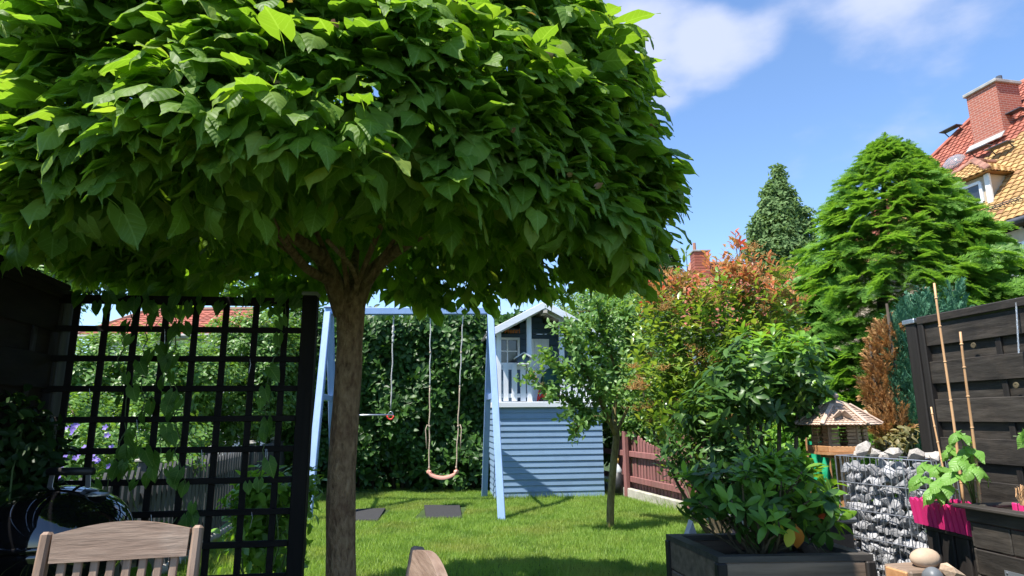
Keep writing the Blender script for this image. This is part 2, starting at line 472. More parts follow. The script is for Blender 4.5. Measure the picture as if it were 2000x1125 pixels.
def put(name, me, parent, M):
    """one more piece of a shared mesh; M in the thing's own frame"""
    o = bpy.data.objects.new(name, me)
    C.objects.link(o)
    if parent is not None: o.parent = parent
    o.matrix_basis = M
    return o
def tag(o, label=None, cat=None, group=None, kind=None):
    if label: o['label'] = label
    if cat: o['category'] = cat
    if group: o['group'] = group
    if kind: o['kind'] = kind
    return o
def thing(name, label, cat, loc=(0, 0, 0), rz=0.0, group=None):
    o = bpy.data.objects.new(name, None)
    C.objects.link(o)
    o.empty_display_size = .2
    o.location = loc; o.rotation_euler = (0, 0, rz)
    MW[o.name] = Matrix.Translation(Vector(loc)) @ Matrix.Rotation(rz, 4, 'Z')
    return tag(o, label, cat, group)

def np_mesh(name, V, Fc, mat, uv=None, smooth=False, ngon=None):
    V = np.asarray(V, dtype=np.float32); Fc = np.asarray(Fc, dtype=np.int32)
    me = bpy.data.meshes.new(name)
    m, k = Fc.shape
    me.vertices.add(len(V)); me.vertices.foreach_set('co', V.ravel())
    me.loops.add(m * k); me.loops.foreach_set('vertex_index', Fc.ravel())
    me.polygons.add(m)
    me.polygons.foreach_set('loop_start', np.arange(0, m * k, k, dtype=np.int32))
    me.polygons.foreach_set('loop_total', np.full(m, k, dtype=np.int32))
    if uv is not None:
        l = me.uv_layers.new(name='UVMap')
        l.data.foreach_set('uv', np.asarray(uv, dtype=np.float32)[Fc.ravel()].ravel())
    me.polygons.foreach_set('use_smooth', np.full(m, bool(smooth)))
    me.update(calc_edges=True)
    me.materials.append(MATS[mat])
    return me

def leaf_template(vs, ws, cols=4, fold=.25, droop=.25, wave=.0, base=0.0, petiole=0.0, curl=0.0):
    """unit leaf along +Y, face up +Z. returns V (n,3), F quads (m,4), uv (n,2)"""
    us = np.linspace(-1, 1, cols + 1)
    V = []; U = []
    for v, w in zip(vs, ws):
        for u in us:
            au = abs(u)
            y = v - base * au * max(0, 1 - v / .25) + .0
            z = fold * au * w * (1 - .3 * au) - droop * v * v - curl * au * au * w + wave * math.sin(v * 11 + u * 2) * au * .06
            V.append((u * w, y, z)); U.append((.5 + u * w, v))
    Fc = []
    n = cols + 1
    for i in range(len(vs) - 1):
        for j in range(cols):
            a = i * n + j
            Fc.append((a, a + 1, a + n + 1, a + n))
    if petiole:
        o = len(V)
        q = .012
        V += [(-q, 0, 0), (q, 0, 0), (q, -petiole * .6, -petiole * .25), (-q, -petiole * .6, -petiole * .25), (q, -petiole, -petiole * .8), (-q, -petiole, -petiole * .8)]
        U += [(.5, .5)] * 6
        Fc += [(o, o + 1, o + 2, o + 3), (o + 3, o + 2, o + 4, o + 5)]
    return np.array(V, dtype=np.float64), np.array(Fc), np.array(U)

def frames(tip, nrm):
    Y = tip / (np.linalg.norm(tip, axis=1, keepdims=True) + 1e-9)
    Z = nrm - (nrm * Y).sum(1, keepdims=True) * Y
    Z /= (np.linalg.norm(Z, axis=1, keepdims=True) + 1e-9)
    X = np.cross(Y, Z)
    return X, Y, Z

_CR = np.array(CAM_R)
def screen(p):
    q = (p - np.array(EYE)) @ _CR
    dz = np.minimum(q[:, 2], -.01)
    return 1000 - F * q[:, 0] / dz, 562.5 + F * q[:, 1] / dz, -q[:, 2]

def foliage(parent, temps, pos, tip, nrm, size, mat, n_parts=0, part='leaf', rest='foliage', smooth=True, score=None, width=None, stuff_kind=True):
    """leaves of shared template meshes at pos: the ones that show largest become parts, the rest one joined part"""
    pos = np.asarray(pos, float); tip = np.asarray(tip, float); nrm = np.asarray(nrm, float); size = np.asarray(size, float)
    if width is None: width = np.ones(len(pos))
    X, Y, Z = frames(tip, nrm)
    which = RNG.integers(0, len(temps), len(pos))
    sx, sy, dd = screen(pos)
    inv = MW[parent.name].inverted()
    single = np.zeros(len(pos), bool)
    if n_parts:
        ok = (sx > -20) & (sx < 2020) & (sy > -20) & (sy < 1145)
        sc = size / np.maximum(dd, .2)
        if score is not None: sc = sc * score
        sc = np.where(ok, sc, 0)
        idx = np.argsort(-sc)[:n_parts]
        idx = idx[sc[idx] > 0]
        single[idx] = True
        tm = [np_mesh(part, T[0], T[1], mat, T[2], smooth) for T in temps]
        for i in idx:
            s = size[i]
            M = Matrix(((X[i, 0] * s * width[i], Y[i, 0] * s, Z[i, 0] * s, pos[i, 0]),
                        (X[i, 1] * s * width[i], Y[i, 1] * s, Z[i, 1] * s, pos[i, 1]),
                        (X[i, 2] * s * width[i], Y[i, 2] * s, Z[i, 2] * s, pos[i, 2]),
                        (0, 0, 0, 1)))
            put(part, tm[which[i]], parent, inv @ M)
    VV = []; FF = []; UU = []; off = 0
    for t, T in enumerate(temps):
        m = (which == t) & ~single
        n = int(m.sum())
        if not n: continue
        tv = T[0]; k = len(tv)
        s = size[m][:, None]
        W = (tv[None, :, 0:1] * (X[m] * s * width[m][:, None])[:, None, :] + tv[None, :, 1:2] * (Y[m] * s)[:, None, :]
             + tv[None, :, 2:3] * (Z[m] * s)[:, None, :] + pos[m][:, None, :])
        VV.append(W.reshape(-1, 3))
        FF.append((T[1][None] + (np.arange(n) * k)[:, None, None] + off).reshape(-1, T[1].shape[1]))
        UU.append(np.tile(T[2], (n, 1)))
        off += n * k
    if VV:
        V = np.concatenate(VV)
        I = np.array(inv)
        V = V @ I[:3, :3].T + I[:3, 3]
        me = np_mesh(rest, V, np.concatenate(FF), mat, np.concatenate(UU), smooth)
        o = bpy.data.objects.new(rest, me)
        C.objects.link(o); o.parent = parent
        if stuff_kind: o['kind'] = 'stuff'
        return o

def unit(v):
    v = np.asarray(v, float)
    return v / (np.linalg.norm(v, axis=-1, keepdims=True) + 1e-9)
def rnd_dir(n):
    return unit(RNG.normal(size=(n, 3)))

T_HEART = [leaf_template([0, .08, .20, .34, .50, .66, .84, 1], [.15, .34 + .03 * (k % 2), .43, .43 - .02 * (k % 3), .36, .23, .07, 0], 4, .22 + .06 * (k % 3), .15 + .13 * k, .5 + .5 * (k % 3), .5, .55, .10 * k) for k in range(6)]
T_HEART_S = [leaf_template([0, .12, .35, .65, 1], [.18, .40, .44, .28, 0], 2, .35, .25 + .15 * k, 0, .4, 0) for k in range(2)]
T_LANCE = [leaf_template([0, .2, .45, .7, .9, 1], [.02, .13, .19, .17, .08, 0], 2, .35, .12 + .2 * k, 0, 0, .1) for k in range(3)]
T_OVAL = [leaf_template([0, .25, .55, .82, 1], [.04, .22, .26, .16, 0], 2, .35, .15 + .15 * k) for k in range(3)]
T_TINY = [leaf_template([0, .5, 1], [.05, .28, 0], 2, .3, .1)]
T_PETAL = [leaf_template([0, .5, .85, 1], [.05, .3, .25, .05], 2, .2, -.1)]

def ellipsoid_shoots(blobs, n, surf=.65):
    """points in a union of ellipsoids (c, r), most of them near the surface; returns pos and outward dir"""
    vol = np.array([b[1][0] * b[1][1] * b[1][2] for b in blobs]) ** .75
    pick = RNG.choice(len(blobs), n, p=vol / vol.sum())
    c = np.array([tuple(b[0]) for b in blobs], float)[pick]; r = np.array([b[1] for b in blobs], float)[pick]
    d = rnd_dir(n)
    rad = np.where(RNG.random(n) < surf, RNG.uniform(.82, 1.08, n), RNG.uniform(.2, .9, n))
    return c + d * r * rad[:, None], unit(d / r)

def whorls(p, out, per, spread=.9, lift=.35, up=.6, size=(.06, .09), gap=.02):
    """per leaves round each shoot p with axis out: returns pos, tip, nrm, size"""
    n = len(p)
    ax = unit(out + np.array([0, 0, up]) + RNG.normal(size=(n, 3)) * .3)
    a = unit(np.cross(ax, RNG.normal(size=(n, 3)))); b = np.cross(ax, a)
    P_, T_, N_, S_ = [], [], [], []
    for k in range(per):
        ang = k * 2.4 + RNG.uniform(-.4, .4, n)
        rad = a * np.cos(ang)[:, None] + b * np.sin(ang)[:, None]
        tip = unit(rad * spread + ax * (lift + RNG.normal(size=(n, 1)) * .2))
        P_.append(p + ax * (-gap * k) + rad * .004)
        T_.append(tip); N_.append(unit(ax * spread - rad * lift + RNG.normal(size=(n, 3)) * .15))
        S_.append(RNG.uniform(size[0], size[1], n))
    return np.concatenate(P_), np.concatenate(T_), np.concatenate(N_), np.concatenate(S_)

def stems(parent, base, tips, r0, r1, name='stem', mat='bark_thin', bend=.15, segs=6, n=6):
    base = Vector(base)
    for t in tips:
        t = Vector(t); mb = MB(); pts = []; rr = []
        jx, jy = random.uniform(-bend, bend), random.uniform(-bend, bend)
        b0 = base + Vector((random.uniform(-.06, .06), random.uniform(-.06, .06), 0))
        for i in range(segs + 1):
            k = i / segs
            q = b0.lerp(t, k) + Vector((jx, jy, abs(jx) * .6)) * math.sin(math.pi * k) + Vector((random.uniform(-1, 1), random.uniform(-1, 1), 0)) * .012
            pts.append(q); rr.append(r0 + (r1 - r0) * k)
        mb.tube(pts, rr, n).build(name, mat, parent, world=True, smooth=True)

# ------------------------------------------------------------ the setting
def G(x, y, z=0, o=(0, 0)):
    """garden frame -> world"""
    v = GR @ Vector((x, y, z))
    return Vector((v.x + o[0], v.y + o[1], v.z))

mb = MB(); n = 60
g = np.linspace(-1, 1, n) ** 3 * 300
V = [(x, y + 5, 0) for y in g for x in g]
me = np_mesh('ground', V, [(j * n + i, j * n + i + 1, (j + 1) * n + i + 1, (j + 1) * n + i) for j in range(n - 1) for i in range(n - 1)], 'ground_green')
o = bpy.data.objects.new('ground', me); C.objects.link(o); o['kind'] = 'structure'

def inside_any(x, y, rects):
    """rects in garden frame: (x0,x1,y0,y1)"""
    gx = x * math.cos(TH) + y * math.sin(TH); gy = -x * math.sin(TH) + y * math.cos(TH)
    m = np.zeros(len(x), bool)
    for x0, x1, y0, y1 in rects: m |= (gx > x0) & (gx < x1) & (gy > y0) & (gy < y1)
    return m
def gcoord(p):
    return (p[0] * math.cos(TH) + p[1] * math.sin(TH), -p[0] * math.sin(TH) + p[1] * math.cos(TH))

MAT1 = [PZ(828, 990), PZ(898, 990), PZ(903, 1016), PZ(832, 1014)]
MAT2 = [PZ(694, 998), PZ(753, 996), PZ(738, 1020), PZ(680, 1020)]

def grass_mesh(n, x0, x1, y0, y1, h, w, skip=(), kind_mat='grass_blade'):
    x = RNG.uniform(x0, x1, n); y = RNG.uniform(y0, y1, n)
    keep = RNG.random(n) < np.clip(7.5 / np.maximum(y, 1), .4, 1)
    keep &= ~inside_any(x, y, skip)
    for q in (MAT1, MAT2):
        qx = [p.x for p in q]; qy = [p.y for p in q]
        keep &= ~((x > min(qx) + .02) & (x < max(qx) - .02) & (y > min(qy) + .03) & (y < max(qy) - .03))
    x, y = x[keep], y[keep]; n = len(x)
    hv = h * RNG.uniform(.55, 1.25, n) * (1 + .25 * np.sin(x * 3.1 + y * 1.7) * np.sin(y * 2.3))
    a = RNG.uniform(0, 2 * np.pi, n)
    dx, dy = np.cos(a), np.sin(a)
    lean = RNG.uniform(.1, .8, n) * hv; la = RNG.uniform(0, 2 * np.pi, n)
    b0 = np.stack([x - dx * w / 2, y - dy * w / 2, np.zeros(n)], 1)
    b1 = np.stack([x + dx * w / 2, y + dy * w / 2, np.zeros(n)], 1)
    t = np.stack([x + np.cos(la) * lean, y + np.sin(la) * lean, hv], 1)
    V = np.stack([b0, b1, t], 1).reshape(-1, 3)
    return V, np.arange(n * 3).reshape(-1, 3)
HOUSE_O = (PZ(970, 975).x, PZ(970, 975).y)
hx, hy = gcoord(HOUSE_O)
V, Fc = grass_mesh(520000, -4.2, 3.2, 4.0, 12.5, .042, .007, [(hx + .03, hx + 1.66, hy + .03, hy + 1.7)])
o = bpy.data.objects.new('grass', np_mesh('grass', V, Fc, 'grass_blade')); C.objects.link(o); tag(o, 'bright green lawn grass between the fences', 'grass', kind='stuff')
V, Fc = grass_mesh(30000, -7, -3.2, 3.5, 9, .06, .008)
o = bpy.data.objects.new('grass', np_mesh('grass', V, Fc, 'grass_blade')); C.objects.link(o); tag(o, 'rougher grass on the neighbouring plot beyond the grey pickets', 'grass', kind='stuff')
# longer tufts where the mower does not reach
def tufts(pts, n, h, label):
    pts = [Vector(p) for p in pts]
    VV = []
    for i in range(n):
        k = random.randrange(len(pts) - 1); p = pts[k].lerp(pts[k + 1], random.random())
        x = p.x + random.gauss(0, .03); y = p.y + random.gauss(0, .03); a = random.uniform(0, 6.28); hh = h * random.uniform(.4, 1.3)
        VV += [(x - math.cos(a) * .004, y - math.sin(a) * .004, 0), (x + math.cos(a) * .004, y + math.sin(a) * .004, 0), (x + random.gauss(0, hh * .35), y + random.gauss(0, hh * .35), hh)]
    o = bpy.data.objects.new('grass_tuft', np_mesh('grass_tuft', VV, np.arange(n * 3).reshape(-1, 3), 'grass_blade')); C.objects.link(o)
    tag(o, label, 'grass', kind='stuff')
tufts([PZ(968, 978), PZ(1195, 976)], 700, .11, 'longer grass tufts along the foot of the blue playhouse wall')
tufts([PZ(1226, 966), PZ(1275, 985), PZ(1350, 1010)], 1200, .13, 'longer grass tufts along the concrete kerb of the red fence')
tufts([PZ(596, 1024), PZ(600, 1021), PZ(604, 1024)], 120, .12, 'grass tuft round the foot of the left swing leg')
tufts([PZ(1188, 1036), PZ(1198, 1036)], 120, .09, 'grass tuft round the foot of the apple tree')

for q, lab in ((MAT1, 'dark rubber mat in the lawn under the pink swing seat'), (MAT2, 'dark rubber mat in the lawn beside the catalpa trunk')):
    c = sum(q, Vector()) / 4
    o = MB().prism([(0, 0)], (0, 0, 0), (1, 0, 0), (0, 1, 0), (0, 0, 0)) if False else MB()
    V = [Vector((p.x, p.y, .002)) for p in q] + [c + (p - c) * .985 + Vector((0, 0, .028)) for p in q]
    o.add(V, [(0, 1, 2, 3), (7, 6, 5, 4), (0, 4, 5, 1), (1, 5, 6, 2), (2, 6, 7, 3), (3, 7, 4, 0)])
    tag(o.build('rubber_mat', 'rubber'), lab, 'rubber mat')

# ------------------------------------------------------------ houses behind
def tiled_roof(parent, O, U, W, nu, nw, tw, th, mat, keep=None, name='tile_field'):
    """overlapping curved tiles on the plane O + i*tw*U + j*th*W (W runs up the slope), joined"""
    O, U, W = Vector(O), Vector(U).normalized(), Vector(W).normalized()
    Nn = U.cross(W).normalized()
    if Nn.z < 0: Nn = -Nn
    VV = []; FF = []
    prof = [(0, .010), (.25, .034), (.5, .040), (.75, .022), (1, .0)]
    for j in range(nw):
        for i in range(nu):
            c = O + U * (i + .5) * tw + W * (j + .5) * th
            if keep and not keep(c): continue
            jit = random.uniform(-.006, .006); o = len(VV)
            for e, lift in ((-.04, .032), (1.05, .004)):
                for q, h in prof:
                    VV.append(O + U * (i + q) * tw * 1.0 + W * ((j + e) * th + jit) + Nn * (h + lift))
            for a in range(4): FF.append((o + a, o + a + 1, o + 6 + a, o + 5 + a))
            # front lip
            k = len(VV)
            for q, h in prof: VV.append(O + U * (i + q) * tw + W * ((j - .04) * th + jit) + Nn * (h + .004))
            for a in range(4): FF.append((k + a, k + a + 1, o + a + 1, o + a))
    m2 = MB(); m2.v = [Vector(v) for v in VV]; m2.f = FF
    inv = MW[parent.name].inverted()
    me = np_mesh(name, [tuple(inv @ v) for v in VV], FF, mat)
    o = bpy.data.objects.new(name, me); C.objects.link(o); o.parent = parent; o['kind'] = 'stuff'
    return o

def ray_plane(px, py, p0, nn):
    r = ray(px, py); return EYE + r * ((Vector(p0) - EYE).dot(Vector(nn)) / r.dot(Vector(nn)))

def house_right():
    E2 = P(2000, 421, 16.0)
    ez = E2.z
    E1 = PZ(1850, 468, ez)
    base = (E2.x + 3, E2.y + 2, 0)
    t = thing('tall_house', 'beige house with yellow lichened tile roof, dormer and large brick chimney at the right', 'house', base)
    U = (E1 - E2); U.z = 0; U.normalize()              # away from camera along the facade
    Xn = Vector((U.y, -U.x, 0))
    if Xn.x < 0: Xn = -Xn                               # into the house
    sl = R_(50)
    W = (Xn * math.cos(sl) + Vector((0, 0, math.sin(sl)))).normalized()
    Nn = U.cross(W).normalized()
    if Nn.z < 0: Nn = -Nn
    # far verge goes through the seen silhouette
    A = ray_plane(1817, 314, E2, Nn); B = ray_plane(1890, 243, E2, Nn)
    s0 = E2 - U * 5.0
    def uw(p): return ((p - s0).dot(U), (p - s0).dot(W))
    ua, wa = uw(A); ub, wb = uw(B)
    slope = (ub - ua) / (wb - wa)
    top = 8.6
    def umax(w): return ua + (w - wa) * slope
    roofpoly = [(-1, 0), (umax(0), 0), (umax(top), top), (-1, top)]
    MB().prism(roofpoly, s0 - Nn * .16, U, W, Nn * .15).build('roof', 'tile_ridge', t, True)
    # red tiles to the left of a line, yellow to the right
    p1 = ray_plane(1868, 352, E2, Nn); p2 = ray_plane(1960, 285, E2, Nn)
    u1, w1 = uw(p1); u2, w2 = uw(p2)
    def isred(c):
        u, w = uw(c); return u > u1 + (w - w1) * (u2 - u1) / (w2 - w1)
    tw, th = .24, .20
    nu = int((umax(0) + 1) / tw) + 1; nw = int(top / th)
    f = lambda c: 0 < uw(c)[0] < umax(uw(c)[1])
    tiled_roof(t, s0, U, W, nu, nw, tw, th, 'tile_yellow', lambda c: f(c) and not isred(c))
    tiled_roof(t, s0, U, W, nu, nw, tw, th, 'tile_red', lambda c: f(c) and isred(c))
    # verge tiles
    q0 = s0 + U * umax(0) + Nn * .06; q1 = s0 + U * umax(top) + W * top + Nn * .06
    k = 30
    for i in range(k):
        MB().beam(q0.lerp(q1, i / k), q0.lerp(q1, (i + 1.08) / k), .2, .12, U, .02).build('ridge_tile', 'tile_red', t, True)
    # walls, gutter, fascia
    c0 = s0 - U * 1 + Xn * .35; c1 = s0 + U * (umax(0) - .3) + Xn * .35
    m = MB(); dz = Vector((0, 0, -ez + .05 - .25))
    m.add([c0, c1, c1 + Xn * 8, c0 + Xn * 8, c0 + dz + Vector((0, 0, 0)), c1 + dz, c1 + Xn * 8 + dz, c0 + Xn * 8 + dz], [(0, 1, 5, 4), (1, 2, 6, 5), (2, 3, 7, 6), (3, 0, 4, 7), (4, 5, 6, 7), (0, 3, 2, 1)])
    m.build('wall', 'render_beige', t, True)
    m = MB()
    m.add([c1 + Xn * 0, c1 + Xn * 8, c1 + Xn * 4 + Vector((0, 0, 4.2))], [(0, 1, 2)])
    m.build('gable_wall', 'render_beige', t, True)
    g0 = s0 - U * 1 - Xn * .08 - Vector((0, 0, .10)); g1 = s0 + U * umax(0) - Xn * .08 - Vector((0, 0, .10))
    MB().tube([g0, g1], .085, 10).build('gutter', 'gutter_metal', t, True, True)
    MB().beam(g0 + Xn * .25 - Vector((0, 0, .06)), g1 + Xn * .25 - Vector((0, 0, .06)), .45, .06, Xn).build('eaves_board', 'bark_dark', t, True)
    MB().beam(g0 + Xn * .40 - Vector((0, 0, .32)), g1 + Xn * .40 - Vector((0, 0, .32)), .12, .34, Xn).build('cornice', 'render_beige', t, True)
    # window under the eave
    wc = ray_plane(2003, 482, c0, Xn)
    for dz_, nm in ((0, 0),):
        w0 = wc - Xn * .03
        fr = MB()
        hw, hh = .62, .72
        for su in (-1, 1): fr.beam(w0 + U * su * hw - Vector((0, 0, hh)), w0 + U * su * hw + Vector((0, 0, hh)), .12, .1, U)
        for sz in (-1, 0.25, 1): fr.beam(w0 - U * hw + Vector((0, 0, hh * sz)), w0 + U * hw + Vector((0, 0, hh * sz)), .1, .09, Vector((0, 0, 1)))
        fr.beam(w0 - Vector((0, 0, hh)), w0 + Vector((0, 0, hh)), .09, .08, U)
        wo = fr.build('window', 'white_paint', t, True)
        MB().beam(w0 - U * hw + Xn * .01, w0 + U * hw + Xn * .01, hh * 2, .02, Vector((0, 0, 1))).build('pane', 'window_glass', wo, True)
        MB().beam(w0 - U * (hw + .15) - Vector((0, 0, hh + .1)) - Xn * .05, w0 + U * (hw + .15) - Vector((0, 0, hh + .1)) - Xn * .05, .1, .2, Vector((0, 0, 1))).build('sill', 'render_white', wo, True)
        for su in (-1, 1):
            MB().beam(w0 + U * su * (hw + .22) - Vector((0, 0, hh)), w0 + U * su * (hw + .22) + Vector((0, 0, hh + .1)), .26, .06, U).build('surround', 'render_white' if su > 0 else 'render_beige', wo, True)
    # chimney
    cm = ray_plane(1963, 268, E2, Nn)                    # near left corner foot
    cl = ray_plane(1901, 300, E2, Nn)
    # left face runs back along U; keep it square
    ln = max(1.0, (cl - cm).dot(U))
    ln = 2.3 if ln > 3.5 else ln
    h_top = (EYE + ray(1948, 160) * (cm.y / ray(1948, 160).y)).z
    wdt = .95
    b0 = Vector((cm.x, cm.y, cm.z - .3))
    pts = [b0, b0 + U * ln, b0 + U * ln + Xn * wdt, b0 + Xn * wdt]
    mm = bpy.data.meshes.new('chimney')
    inv = MW[t.name].inverted()
    zt = h_top
    Vv = []; Ff = []; Uv = []
    for i in range(4):
        a, b = pts[i], pts[(i + 1) % 4]; L_ = (b - a).length; k = len(Vv); H = zt - b0.z + .6
        for q, u, v in ((a, 0, 0), (b, L_, 0), (b, L_, H), (a, 0, H)):
            z = b0.z - .6 + v
            Vv.append(tuple(inv @ Vector((q.x, q.y, z)))); Uv.append((u, v))
        Ff.append((k, k + 1, k + 2, k + 3))
    ch = bpy.data.objects.new('chimney', np_mesh('chimney', Vv, Ff, 'chimney_brick', Uv)); C.objects.link(ch); ch.parent = t; MW[ch.name] = MW[t.name]
    ctr = sum(pts, Vector()) / 4
    m = MB(); rot = Matrix((Xn, U, Vector((0, 0, 1)))).transposed()
    m.box((ctr.x, ctr.y, zt + .05), (wdt + .16, ln + .16, .12), rot, .02)
    m.build('chimney_cap', 'chimney_cap', ch, True)
    MB().tube([Vector((ctr.x, ctr.y, zt + .1)) - U * ln * .3, Vector((ctr.x, ctr.y, zt + .38)) - U * ln * .3], .09, 8).build('flue', 'gutter_metal', ch, True)
    MB().beam(cm - Xn * .1 - U * .1 + Nn * .1, cm - Xn * .1 + U * (ln + .1) + Nn * .1, .3, .03, W).build('flashing', 'chimney_cap', ch, True)
    # dormer: small box with hipped roof
    d0 = ray_plane(1962, 338, E2, Nn) ; d1 = ray_plane(1925, 398, E2, Nn)
    fb = ray_plane(1938, 396, E2, Nn)                    # foot of the near front corner
    ftop = EYE + ray(1932, 340) * (fb.y / ray(1932, 340).y)
    hd = max(.8, ftop.z - fb.z)
    wd = 1.75
    dl = 1.4
    roofz = fb.z + hd
    p = [fb, fb + U * wd, fb + U * wd + Xn * dl, fb + Xn * dl]
    m = MB()
    m.add([q - Vector((0, 0, .5)) for q in p] + [Vector((q.x, q.y, roofz)) for q in p], [(0, 1, 5, 4), (1, 2, 6, 5), (2, 3, 7, 6), (3, 0, 4, 7), (4, 5, 6, 7)])
    dm = m.build('dormer', 'render_beige', t, True)
    w0 = fb + U * wd * .5 - Xn * .02 + Vector((0, 0, hd * .48))
    fr = MB(); hw, hh = wd * .36, hd * .34
    for su in (-1, 0, 1): fr.beam(w0 + U * su * hw - Vector((0, 0, hh)), w0 + U * su * hw + Vector((0, 0, hh)), .09, .07, U)
    for sz in (-1, 1): fr.beam(w0 - U * hw + Vector((0, 0, hh * sz)), w0 + U * hw + Vector((0, 0, hh * sz)), .09, .065, Vector((0, 0, 1)))
    fr.build('dormer_window', 'white_paint', dm, True)
    MB().beam(w0 - U * hw, w0 + U * hw, hh * 2, .02, Vector((0, 0, 1))).build('pane', 'window_glass', dm, True)
    MB().beam(fb - Xn * .03, Vector((fb.x, fb.y, roofz)) - Xn * .03, .16, .07, U).build('corner_board', 'render_white', dm, True)
    ov = .22; rz = roofz + .02; hp = .75
    c = [fb - U * ov - Xn * ov, fb + U * (wd + ov) - Xn * ov, fb + U * (wd + ov) + Xn * (dl + 1.6), fb - U * ov + Xn * (dl + 1.6)]
    c = [Vector((q.x, q.y, rz)) for q in c]
    r0 = (c[0] + c[1]) / 2 + Xn * .85 + Vector((0, 0, hp)); r1 = (c[2] + c[3]) / 2 + Vector((0, 0, hp))
    MB().add([c[0], c[1], c[2], c[3], r0, r1], [(0, 1, 4), (1, 2, 5, 4), (3, 0, 4, 5), (2, 3, 5), (0, 3, 2, 1)]).build('dormer_roof', 'tile_yellow', dm, True)
    fw = (r0 - (c[0] + c[1]) / 2).normalized(); mid = (c[0] + c[1]) / 2; full = (c[1] - c[0]).length; LH = (r0 - mid).length
    tiled_roof(dm, c[0], U, fw, 10, 7, full / 10, LH / 7, 'tile_yellow', lambda q: abs((q - mid).dot(U)) < (full / 2) * (1 - (q - mid).dot(fw) / LH) + .06)
    sw_ = ((r0 - c[0]) - (r0 - c[0]).dot(Xn) * Xn).normalized(); LS = (r0 - c[0]).dot(sw_); lx = (c[3] - c[0]).length
    tiled_roof(dm, c[3], -Xn, sw_, 14, 6, lx / 14, LS / 6, 'tile_yellow', lambda q: (q - c[0]).dot(Xn) > (q - c[0]).dot(sw_) * .85 / LS - .05)
    for a, b in ((c[0], r0), (c[1], r0), (r0, r1)):
        for i in range(6):
            MB().beam(a.lerp(b, i / 6) + Vector((0, 0, .06)), a.lerp(b, (i + 1.1) / 6) + Vector((0, 0, .09)), .19, .12, U, .03).build('ridge_tile', 'tile_ridge', dm, True)
    # snow guard and roof steps
    for (a, b, h) in (((1925, 418), (2000, 392), .16), ((1850, 352), (1880, 338), .2)):
        pa = ray_plane(*a, E2, Nn); pb = ray_plane(*b, E2, Nn); m = MB()
        for kk in (.1, h): m.tube([pa + Nn * kk, pb + Nn * kk], .015, 5)
        for i in range(12): q = pa.lerp(pb, i / 11); m.tube([q, q + Nn * h], .012, 4)
        m.build('snow_guard', 'gutter_metal', t, True)
    for a in ((1868, 262), (1925, 303), (1965, 297), (1990, 232)):
        q = ray_plane(*a, E2, Nn); m = MB()
        m.box(q + Nn * .3, (.3, .75, .03), rot); m.beam(q + U * .3, q + U * .3 + Nn * .3, .03, .03, U); m.beam(q - U * .3, q - U * .3 + Nn * .3, .03, .03, U)
        m.build('roof_step', 'gutter_metal', t, True)
    q = ray_plane(1866, 322, E2, Nn)
    m = MB(); m.lathe([(.42, 0), (.40, .12), (.28, .24), (.12, .3), (0.0, .31)], (0, 0, 0), 16, Matrix((U, W, Nn)).transposed())
    m.v = [v + q for v in m.v]
    m.build('roof_dome_light', 'clear_plastic', t, True, True)
house_right()

def hip_house(name, label, px0, px1, pye, pyr, d, depth, wallmat, ridge_in=.3, tw=.3, th=.3):
    """house seen square on: eave from px0 to px1 at pye, ridge at pyr"""
    a = P(px0, pye, d); b = PZ(px1, pye, a.z); b = Vector((b.x, b.y, a.z))
    b = P(px1, pye, d); b.z = a.z
    L_ = (b - a).length; base = ((a.x + b.x) / 2, d + depth / 2, 0)
    t = thing(name, label, 'house', base)
    U = (b - a).normalized(); Yn = Vector((-U.y, U.x, 0))
    top = P((px0 + px1) / 2, pyr, d + depth / 2)
    hz = top.z - a.z
    c = [a, b, b + Yn * depth, a + Yn * depth]
    r0 = a + U * L_ * ridge_in + Yn * depth / 2 + Vector((0, 0, hz)); r1 = b - U * L_ * ridge_in + Yn * depth / 2 + Vector((0, 0, hz))
    MB().add([*c, r0, r1], [(0, 1, 5, 4), (1, 2, 5), (2, 3, 4, 5), (3, 0, 4), (0, 3, 2, 1)]).build('roof', 'tile_red', t, True)
    W = (r0 + U * 0 - a); W = W - U * W.dot(U); LW = W.length; W.normalize()
    ins = L_ * ridge_in
    tiled_roof(t, a, U, W, int(L_ / tw), int(LW / th), tw, th, 'tile_red', lambda q: ins * (q - a).dot(W) / LW < (q - a).dot(U) < L_ - ins * (q - a).dot(W) / LW)
    i = .4
    w = [a + U * i + Yn * i, b - U * i + Yn * i, b - U * i + Yn * (depth - i), a + U * i + Yn * (depth - i)]
    MB().add([Vector((q.x, q.y, 0)) for q in w] + [Vector((q.x, q.y, a.z - .02)) for q in w], [(0, 1, 5, 4), (1, 2, 6, 5), (2, 3, 7, 6), (3, 0, 4, 7), (4, 5, 6, 7)]).build('wall', wallmat, t, True)
    for (p, q) in ((r0, r1), (a, r0), (b, r1)):
        MB().tube([p, q], .11, 6).build('ridge', 'tile_ridge', t, True)
    MB().tube([a - Yn * .05 - Vector((0, 0, .05)), b - Yn * .05 - Vector((0, 0, .05))], .08, 6).build('gutter', 'chimney_cap', t, True)
    return t, a, b, U, Yn, r0, r1
t, a, b, U, Yn, r0, r1 = hip_house('red_roof_house', 'house with red tile roof and small brick chimney behind the red-tipped shrub', 1322, 1592, 640, 515, 24, 6, 'render_white')
